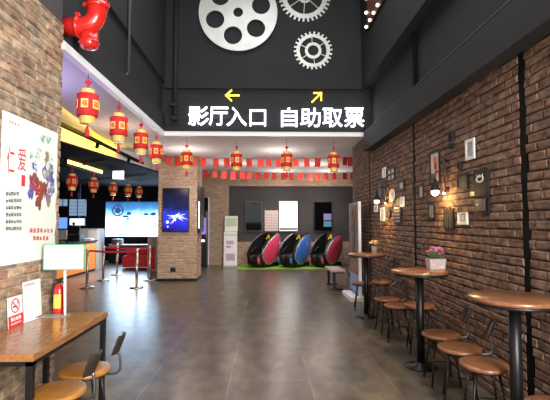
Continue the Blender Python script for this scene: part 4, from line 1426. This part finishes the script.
# lit poster stand by the right wall
t = thing('poster_stand', 'tall blue-edged poster stand with white foot at the far right wall', 'poster stand', (1.86, 8.62, 0))
obj('foot', MB().bb((-0.2, -0.46, 0), (0.1, 0.46, 0.09)), 'white_plastic', t, 0.01)
obj('frame', MB().bb((-0.03, -0.46, 0.09), (0.01, 0.46, 1.95)).bb((-0.036, 0.40, 0.09), (-0.03, 0.46, 1.95)), 'blue_plastic', t)
obj('near_edge', MB().bb((-0.036, -0.465, 0.09), (0.012, -0.40, 1.955)), 'white_plastic', t)
obj('poster', MB().bb((-0.034, -0.40, 0.16), (-0.03, 0.40, 1.90)), 'print_brown', t)
mb = MB()
for q in (blob(0, 1.2, 0.13, 0.45, 16, .1), blob(-.05, 1.72, 0.09, 0.1, 16, .1)):
    mb.prism(q, 0.003, face_left, 0, (-0.034, 0, 0))
obj('dark_shape', mb, 'print_dark', t)
obj('blue_footer', MB().bb((-0.037, -0.40, 0.16), (-0.034, 0.40, 0.50)), mat('pale blue print', (0.25, 0.36, 0.62), 0.4), t)

# bench by the corner
t = thing('low_bench', 'low bench with pale wooden top at the far right corner', 'bench', (1.67, 10.05, 0))
obj('seat_board', MB().bb((-0.17, -0.5, 0.41), (0.17, 0.5, 0.45)), mat('pale bench wood', (0.42, 0.34, 0.27), 0.4), t, 0.004)
for s in (-1, 1):
    obj('leg', MB().bb((-0.12, s * 0.42 - 0.03, 0), (-0.06, s * 0.42 + 0.03, 0.41)).bb((-0.15, s * .42 - .05, 0), (0.12, s * .42 + .05, 0.03)).bb((-0.13, s * .42 - .03, 0.38), (0.13, s * .42 + .03, 0.41)), 'black_steel', t)

# column screens
a = on_plane(162.2, 232, 1, 11.14); b = on_plane(189.2, 188, 1, 11.14)
w, h = b.x - a.x, b.z - a.z
t = thing('poster_screen', 'lit poster screen with blue picture on the front of the brick column', 'screen', ((a.x + b.x) / 2, 11.193, a.z))
obj('housing', MB().bb((-w / 2, -0.06, 0), (w / 2, 0, h)), 'plastic_black', t, 0.004)
sm = screen_mat('blue poster picture', [(0.0, (0.005, 0.005, 0.06)), (0.25, (0.03, 0.03, 0.75)), (0.42, (0.02, 0.04, 0.5)), (0.56, (0.006, 0.01, 0.07)), (1.0, (0.001, 0.0015, 0.006))], 1.0, 'Z', 0.0, h, 0.35, 4.0)
obj('display', MB().bb((-w / 2 + 0.02, -0.066, 0.02), (w / 2 - 0.02, -0.06, h - 0.02)), sm, t)
mb = MB()
glow = mat('lit pale blue picture', (0.5, 0.5, 1), 0.4, emit=(0.35, 0.42, 1.0), es=1.0)
r5 = random.Random(11)
for k in range(15):
    an = r5.uniform(0, 2 * pi); q = r5.uniform(0.10, 0.30)
    c0 = (0.03 + 0.05 * cos(an), 0.40 + 0.05 * sin(an))
    c1 = (0.03 + q * cos(an), 0.36 + 0.8 * q * sin(an))
    mb.tube([(c0[0], -0.066, c0[1]), (c1[0], -0.066, c1[1])], [0.02, 0.004], 8)
mb.sphere((0.03, -0.066, 0.42), 0.05, 12).sphere((-0.21, -0.066, 0.26), 0.045, 10).sphere((-0.2, -0.066, 0.14), 0.025, 10)
mb.v = [(v[0], -0.066 + (v[1] + 0.066) * 0.05, v[2]) for v in mb.v]
obj('light_burst', mb, glow, t)
t = thing('wall_socket', 'small black socket low on the front of the brick column', 'socket', (-2.42, 11.2, 0.24))
obj('plate', MB().bb((-0.07, -0.015, 0), (0.07, 0, 0.11)), 'plastic_black', t)
obj('socket_hole', MB().bb((-0.04, -0.018, 0.03), (0.04, -0.015, 0.08)), 'rubber', t)
t = thing('side_screen', 'slim dark screen with white reflection bar on the right side of the column', 'screen', (-1.786, 11.55, 1.28))
obj('housing', MB().bb((0, -0.33, 0), (0.07, 0.36, 1.22)), 'plastic_black', t, 0.004)
obj('reflection_bar', MB().bb((0.02, -0.336, 0.10), (0.045, -0.33, 0.82)), 'white_screen', t)  # glowing strip standing in for a reflection on the dark screen

# ticket kiosk behind the column
t = thing('ticket_kiosk', 'dark self-service kiosk with violet screen in the doorway beside the column', 'kiosk', (-2.2, 14.95, 0))
obj('cabinet', MB().bb((-0.3, -0.2, 0), (0.165, 0.2, 1.0)).bb((-0.3, -0.12, 1.0), (0.165, 0.2, 1.95)), 'plastic_black', t, 0.01)
obj('display', MB().bb((-0.25, -0.126, 1.12), (0.12, -0.12, 1.7)), 'purple_lit', t)
obj('ticket_slot', MB().bb((-0.2, -0.206, 0.86), (0.1, -0.2, 0.94)), 'pale_screen', t)
obj('side_trim', MB().bb((0.14, -0.13, 1.0), (0.165, -0.118, 1.9)), 'grey_metal', t)

# ================================================================== ticket lobby at the left
a = on_plane(105.2, 236.5, 1, 17.44); b = on_plane(163, 201.8, 1, 17.44)
w, h = b.x - a.x, b.z - a.z
t = thing('video_wall', 'huge bright blue and white screen on the far lobby wall', 'screen', (a.x, 17.5, a.z))
obj('housing', MB().bb((-0.05, -0.05, -0.05), (w + 0.05, 0, h + 0.05)), 'plastic_black', t)
sm = screen_mat('bright sky picture', [(0.0, (0.55, 0.8, 0.95)), (0.15, (1, 1, 1)), (0.45, (0.9, 1, 1)), (0.62, (0.22, 0.45, 0.62)), (0.78, (0.03, 0.12, 0.26)), (1.0, (0.008, 0.035, 0.10))], 2.2, 'Z', 0, h, 0.35, 1.2)
obj('display', MB().bb((0, -0.06, 0), (w, -0.05, h)), sm, t)


def vp(u, v):
    q = on_plane(u, v, 1, 17.44)
    return q.x - a.x, q.z - a.z


mb = MB()
c = vp(117.8, 210.5); R1 = 0.24
mb.extend_mapped(shape([circle(*c, R1), circle(*c, R1 * .78)], 0.004), face_front, (0, -0.06, 0))
mb.prism(blob(c[0], c[1], R1 * .5, R1 * .5, 16), .004, face_front, 0, (0, -.06, 0))
for k in range(5):
    an = 2 * pi * k / 5
    mb.prism([(c[0] + .03 * cos(an + 1.5), c[1] + .03 * sin(an + 1.5)), (c[0] + R1 * .9 * cos(an + .1), c[1] + R1 * .9 * sin(an + .1)), (c[0] + R1 * .9 * cos(an - .1), c[1] + R1 * .9 * sin(an - .1))], .004, face_front, 0, (0, -.06, 0))
for (u, v, ru, rv) in ((129, 213.5, 2.5, 1.8), (125.5, 216.5, 3, 1.2), (146, 214.3, 2.6, 1.2), (153, 214, 3, 1.4), (128, 219, 2, 1)):
    q = vp(u, v)
    mb.prism(blob(q[0], q[1], ru * .04, rv * .04, 14, .3), .004, face_front, 0, (0, -.06, 0))
for (u, v, ru, rv) in ((126.5, 223, 3.5, 3), (123, 234.5, 6, 1.6), (155, 225, 3, 3)):
    q = vp(u, v)
    mb.prism(blob(q[0], q[1], ru * .04, rv * .04, 14, .3), .004, face_front, 1, (0, -.06, 0))
obj('machine_silhouette', mb, [mat('dark picture part', (0.02, 0.03, 0.08), 0.5, emit=(0.03, 0.06, 0.16), es=1.0), mat('pale blue picture part', (0.3, 0.4, 0.6), 0.5, emit=(0.42, 0.58, 0.82), es=1.0)], t)

# menu screens above the counter
def lobby_screen(label, u0, v0, u1, v1, m, y=15.9, name='menu_screen'):
    a = on_plane(u0, v1, 1, y); b = on_plane(u1, v0, 1, y)
    w, h = b.x - a.x, b.z - a.z
    t = thing(name, label, 'screen', ((a.x + b.x) / 2, y + 0.05, a.z))
    obj('housing', MB().bb((-w / 2, -0.04, 0), (w / 2, 0.0, h)), 'plastic_black', t)
    obj('display', MB().bb((-w / 2 + .02, -0.05, .02), (w / 2 - .02, -0.04, h - .02)), m, t)
    mb = MB().cyl((0, -0.02, h), (0, -0.02, 3.0 - a.z), 0.015, 8)
    obj('ceiling_rod', mb, 'black_steel', t)
    return t, w, h


struct('wall_kiosk', MB().bb((-9.1, 16.0, 0), (-7.0, 16.12, 3.0)), 'lobby_wall')
t, w, h = lobby_screen('big grey-blue menu screen hanging over the ticket counter', 68.6, 198.8, 85.8, 216.2, 'menu_screen')
mb = MB()
for r_ in range(4):
    mb.bb((-w / 2 + .04, -0.053, h * (.2 + .2 * r_)), (w / 2 - .04, -0.05, h * (.2 + .2 * r_) + .012))
obj('menu_rows', mb, 'grey_wall', t)
lobby_screen('small bright white screen under the big menu screen', 69, 218, 84.4, 225.8, 'pale_screen', 15.75)
lobby_screen('narrow menu screen partly behind the brick wall corner', 57, 198.8, 68, 206.5, 'menu_screen')
lobby_screen('bright blue screen behind the counter beside the brick wall corner', 56, 217, 67.8, 229, 'blue_screen', 15.7)

# counter
t = thing('ticket_counter', 'orange fronted ticket counter with black top behind the white sign', 'counter', (-5.44, 11.4, 0))
obj('body', MB().bb((-0.6, -2.9, 0), (-0.02, 2.3, 0.93)), 'lobby_wall', t)
obj('front_panel', MB().bb((-0.02, -2.9, 0.06), (0, 2.28, 0.92)), 'orange', t)
obj('worktop', MB().bb((-0.68, -2.95, 0.93), (0.05, 2.34, 0.98)), 'counter_top', t, 0.005)
obj('end_panel', MB().bb((-0.6, 2.3, 0), (0.0, 2.34, 0.93)), 'grey_metal', t)
t = thing('service_cabinet', 'pale grey cabinet standing at the far end of the orange counter', 'cabinet', (-5.75, 14.1, 0))
obj('body', MB().bb((-0.5, -0.3, 0), (0.32, 0.3, 1.33)), mat('pale grey laminate', (0.42, 0.42, 0.42), 0.5), t, 0.01)
obj('door', MB().bb((0.02, -0.31, 0.05), (0.30, -0.30, 1.28)), mat('white laminate', (0.62, 0.62, 0.60), 0.5), t)
t = thing('cash_register', 'grey cash register monitor tilted on the orange counter', 'register', (-5.62, 11.75, 0.98), radians(20))
obj('monitor', MB().box((0, 0, 0.22), (0.30, 0.04, 0.27), 0, (-0.35, 0, 0)), 'grey_metal', t, 0.008)
obj('stand', MB().bb((-0.08, -0.06, 0), (0.08, 0.1, 0.03)).box((0, 0.05, 0.1), (0.05, 0.04, 0.2)), 'plastic_black', t)
t = thing('ticket_printer', 'black ticket printer and screen stack on the counter beside the grey register', 'printer', (-5.7, 12.75, 0.98))
obj('printer_body', MB().bb((-0.22, -0.15, 0), (0.22, 0.15, 0.2)), 'plastic_black', t, 0.02)
obj('monitor', MB().box((-0.03, 0, 0.33), (0.36, 0.05, 0.26), 0, (0.2, 0.2, 0)), 'plastic_black', t, 0.01)
obj('camera_head', MB().sphere((-0.03, 0, 0.52), 0.05, 10), 'plastic_black', t)
t = thing('paper_stack', 'small pile of white papers on the far end of the orange counter', 'papers', (-5.5, 13.3, 0.98))
obj('sheets', MB().bb((-0.12, -0.1, 0), (0.12, 0.12, 0.04)).bb((-0.08, -0.12, 0.04), (0.1, 0.08, 0.06)), 'paper', t)

# warm strip sign and white panel under the canopy
t = thing('strip_sign', 'long warm glowing strip sign under the dark canopy above the lanterns', 'sign', (-4.55, 10.75, 2.87))
obj('housing', MB().bb((-0.05, -1.05, -0.01), (0, 1.05, 0.15)), 'plastic_black', t)
obj('light_panel', MB().bb((0, -1.02, 0.03), (0.02, 1.02, 0.115)), 'strip_warm', t)
obj('ceiling_rod', MB().cyl((-0.03, -0.8, 0.1), (-0.03, -0.8, 0.13), 0.012, 8).cyl((-0.03, 0.8, 0.1), (-0.03, 0.8, 0.13), 0.012, 8), 'black_steel', t)
a = on_plane(112.2, 178.8, 1, 12.0); b = on_plane(124.6, 167.5, 1, 12.0)
t = thing('lit_panel', 'small cool white lit panel hanging right of the warm strip sign', 'sign', ((a.x + b.x) / 2, 12.0, a.z), radians(-12))
w, h = b.x - a.x, b.z - a.z
obj('housing', MB().bb((-w / 2 - .02, 0, -.02), (w / 2 + .02, .05, h + .02)), 'plastic_black', t)
obj('display', MB().bb((-w / 2, -.006, 0), (w / 2, 0, h)), 'white_lit', t)
obj('ceiling_rod', MB().cyl((0, 0.025, h), (0, 0.025, 3.0 - a.z), 0.012, 8), 'black_steel', t)

# track rail with spot heads below the white ceiling
t = thing('track_light', 'black track rail with three spot heads below the glowing yellow ceiling edge', 'track light', (-3.28, 9.8, 3.12))
obj('rail', MB().bb((-0.03, -3.6, -0.03), (0.03, 2.6, 0.03)), 'slot', t)
mb = MB()
for y in (-3.2, -0.6, 2.2):
    mb.cyl((0, y, 0.03), (0, y, 0.18), 0.008, 8)
obj('hanger', mb, 'slot', t)
for y in (-1.55, 0.35, 2.1):
    obj('spot_head', MB().cyl((0, y, -0.02), (-0.02, y, -0.13), 0.035, 14), 'slot', t)
for y in (8.2, 11.0, 13.5):
    a_ = (-3.9, y, 2.985); b_ = (-6.5, y + 2.0, 2.985)
tag(obj('ceiling_track', MB().tube([(-3.75, 9.9, 2.97), (-7.0, 12.4, 2.97)], 0.02, 6), 'grey_wall'), 'slim grey diagonal track on the dark canopy ceiling, nearer one', 'track')
tag(obj('ceiling_track', MB().tube([(-3.5, 12.6, 2.97), (-7.0, 15.2, 2.97)], 0.02, 6), 'grey_wall'), 'slim grey diagonal track on the dark canopy ceiling, farther one', 'track')

# queue posts with red belts
SP = [(-4.183, 10.07), (-4.295, 11.345), (-4.331, 12.50), (-3.019, 10.05), (-3.062, 11.316)]
SL = ['steel queue post nearest the orange counter, first in its row', 'steel queue post second along the counter side', 'farthest steel queue post on the counter side',
      'steel queue post nearest the camera, left of the brick column', 'steel queue post just left of the brick column, behind the nearest one']


def queue_post(label, loc):
    t = thing('queue_post', label, 'queue post', (*loc, 0), 0, 'queue barrier posts')
    obj('base', MB().lathe([(0.165, 0), (0.165, 0.012), (0.15, 0.025), (0.04, 0.04)], seg=32), 'steel', t)
    obj('post', MB().cyl((0, 0, 0.03), (0, 0, 0.84), 0.032, 20), 'steel', t)
    obj('belt_head', MB().lathe([(0.032, 0.82), (0.036, 0.83), (0.036, 0.905), (0.03, 0.915)], seg=20), 'steel', t)
    return t


posts = []
q0 = queue_post(SL[0], SP[0]); posts.append(q0)
for lb, s in list(zip(SL, SP))[1:]:
    posts.append(dup(q0, (*s, 0), 0, lb))


def belt(i, j):
    a = SP[i]; b = SP[j]
    dx, dy = b[0] - a[0], b[1] - a[1]
    mb = MB()
    n = 10
    vs = []
    L = hypot(dx, dy)
    nx, ny = -dy / L * 0.002, dx / L * 0.002
    f0 = 0.036 / L
    for k in range(n + 1):
        f = f0 + (1 - 2 * f0) * k / n
        sag = 0.025 * sin(pi * k / n)
        for zz in (0.845, 0.893):
            for s in (-1, 1):
                vs.append((dx * f + s * nx, dy * f + s * ny, zz - sag))
    fs = []
    for k in range(n):
        o = k * 4; q = o + 4
        fs += [(o, q, q + 2, o + 2), (o + 1, o + 3, q + 3, q + 1), (o, o + 1, q + 1, q), (o + 2, q + 2, q + 3, o + 3)]
    mb.add(vs, fs)
    obj('belt', mb, 'belt', posts[i])


belt(0, 3); belt(1, 4); belt(2, 1)
# low furniture under the video wall
t = thing('lobby_bench', 'long low dark bench with grey top below the bright lobby screen', 'bench', (-5.0, 16.6, 0))
obj('bench_body', MB().bb((-1.0, -0.25, 0), (1.1, 0.25, 0.62)), 'plastic_black', t, 0.02)
obj('seat_top', MB().bb((-1.02, -0.27, 0.62), (1.12, 0.27, 0.68)), 'grey_metal', t, 0.02)
obj('bolster', MB().tube([(-0.95, 0, 0.78), (-0.55, 0, 0.78)], 0.12, 14), 'grey_metal', t)
t = thing('red_bench', 'red upholstered bench beside the column behind the queue posts', 'bench', (-4.0, 14.4, 0))
obj('seat_block', MB().bb((-0.75, -0.25, 0.05), (0.75, 0.25, 0.42)), 'belt', t, 0.03)
obj('backrest', MB().bb((-0.75, 0.18, 0.42), (0.75, 0.28, 0.62)), 'belt', t, 0.03)
t = thing('entry_gate', 'grey ticket gate box with red front beside the brick column', 'gate', (-3.5, 13.4, 0))
obj('housing', MB().bb((-0.13, -0.3, 0), (0.15, 0.3, 1.1)), 'grey_metal', t, 0.02)
obj('front_plate', MB().bb((-0.10, -0.31, 0.1), (0.12, -0.30, 0.78)), 'belt', t)

# ceiling downlights in the white ceiling
DL = []
for i, (x, y, lb) in enumerate(((0.35, 10.2, 'round ceiling downlight above the lantern under the character 自'),
                                (-1.9, 10.1, 'round ceiling downlight just in front of the brick column'), (1.5, 12.6, 'warm round ceiling downlight at the right end near the lower garland'),
                                (0.55, 14.3, 'round ceiling downlight over the middle massage chair'), (-0.9, 12.4, 'round ceiling downlight right of the brick column'), (2.2, 14.3, 'round ceiling downlight over the rightmost massage chair'))):
    t = thing('downlight', lb, 'ceiling light', (x, y, ZC), 0, 'round downlights in the white ceiling')
    obj('trim_ring', MB().lathe([(0.075, -0.012), (0.085, -0.008), (0.085, 0), (0.06, 0)], seg=24), 'white_lip', t)
    obj('lens', MB().lathe([(0.055, -0.016), (0.06, -0.012), (0.06, -0.008)], seg=20), 'down', t)
    DL.append((x, y))


# ================================================================== light
def lamp(kind, loc, energy, col=(1, 1, 1), size=0.1, rot=(0, 0, 0), size_y=None, spot=None):
    ld = bpy.data.lights.new('lamp', kind)
    ld.energy = energy; ld.color = col
    if kind == 'AREA':
        ld.size = size
        if size_y:
            ld.shape = 'RECTANGLE'; ld.size_y = size_y
    else:
        ld.shadow_soft_size = size
    if spot:
        ld.spot_size = spot; ld.spot_blend = 0.6
    o = bpy.data.objects.new('light_source', ld)
    COL.objects.link(o)
    o.location = loc; o.rotation_euler = rot
    return o


def aim(o, target):
    d = Vector(target) - o.location
    o.rotation_euler = d.to_track_quat('-Z', 'Y').to_euler()


# daylight from the glazed entrance behind the camera, stronger toward the left wall
o = lamp('AREA', (1.9, -0.9, 2.3), 620, (1.0, 0.985, 0.95), 2.0, size_y=2.8); aim(o, (-1.95, 2.7, 1.6))
o = lamp('AREA', (0.0, -2.9, 3.0), 95, (0.97, 0.98, 1.0), 3.6, size_y=3.0); aim(o, (0.0, 6, 1.6))
# ceiling downlights of the far part, plus added point fill
for x, y in DL:
    lamp('SPOT', (x, y, ZC - 0.03), 70, (1.0, 0.92, 0.84), 0.05, (0, 0, 0), spot=radians(120))
    lamp('POINT', (x, y, ZC - 0.5), 12, (1.0, 0.88, 0.83), 0.12)  # no fixture here; added below each downlight to brighten the ceiling
# yellow cove light, added violet uplight and a pinkish point light
o = lamp('AREA', (-3.31, 8.6, 3.27), 36, (1.0, 0.66, 0.02), 0.06, size_y=5.6); o.rotation_euler = (0, radians(32), radians(7))
o = lamp('AREA', (-3.0, 4.6, 2.5), 12, (0.50, 0.42, 1.0), 0.8, size_y=1.6); o.rotation_euler = (pi, 0, 0)  # added violet uplight tinting the ceiling, source unknown
lamp('POINT', (-2.7, 7.6, 2.75), 9, (1.0, 0.66, 0.55), 0.2)  # warm point light hanging free below the ceiling edge
# glow of the big lobby screen, then added fills
o = lamp('AREA', (-5.0, 17.3, 1.7), 110, (0.50, 0.72, 1.0), 2.4, size_y=1.4); o.rotation_euler = (-pi / 2, 0, 0)
o = lamp('SPOT', (-4.0, 13.2, 2.95), 520, (1.0, 0.93, 0.85), 0.06, spot=radians(70)); aim(o, (-5.44, 12.6, 0.6))  # added spot without a fixture, brightens the orange counter front
o = lamp('AREA', (0, 4.5, 6.4), 90, (0.95, 0.96, 1.0), 2.5, size_y=4)  # added overhead fill high in the black void

W = bpy.data.worlds.new('World'); SC.world = W
W.use_nodes = True
bg = W.node_tree.nodes['Background']
bg.inputs[0].default_value = (0.75, 0.82, 0.95, 1); bg.inputs[1].default_value = 0.25

SC.view_settings.view_transform = 'Standard'
SC.view_settings.look = 'None'
SC.view_settings.exposure = 0.68
SC.view_settings.gamma = 1.0
SC.view_settings.use_curve_mapping = False
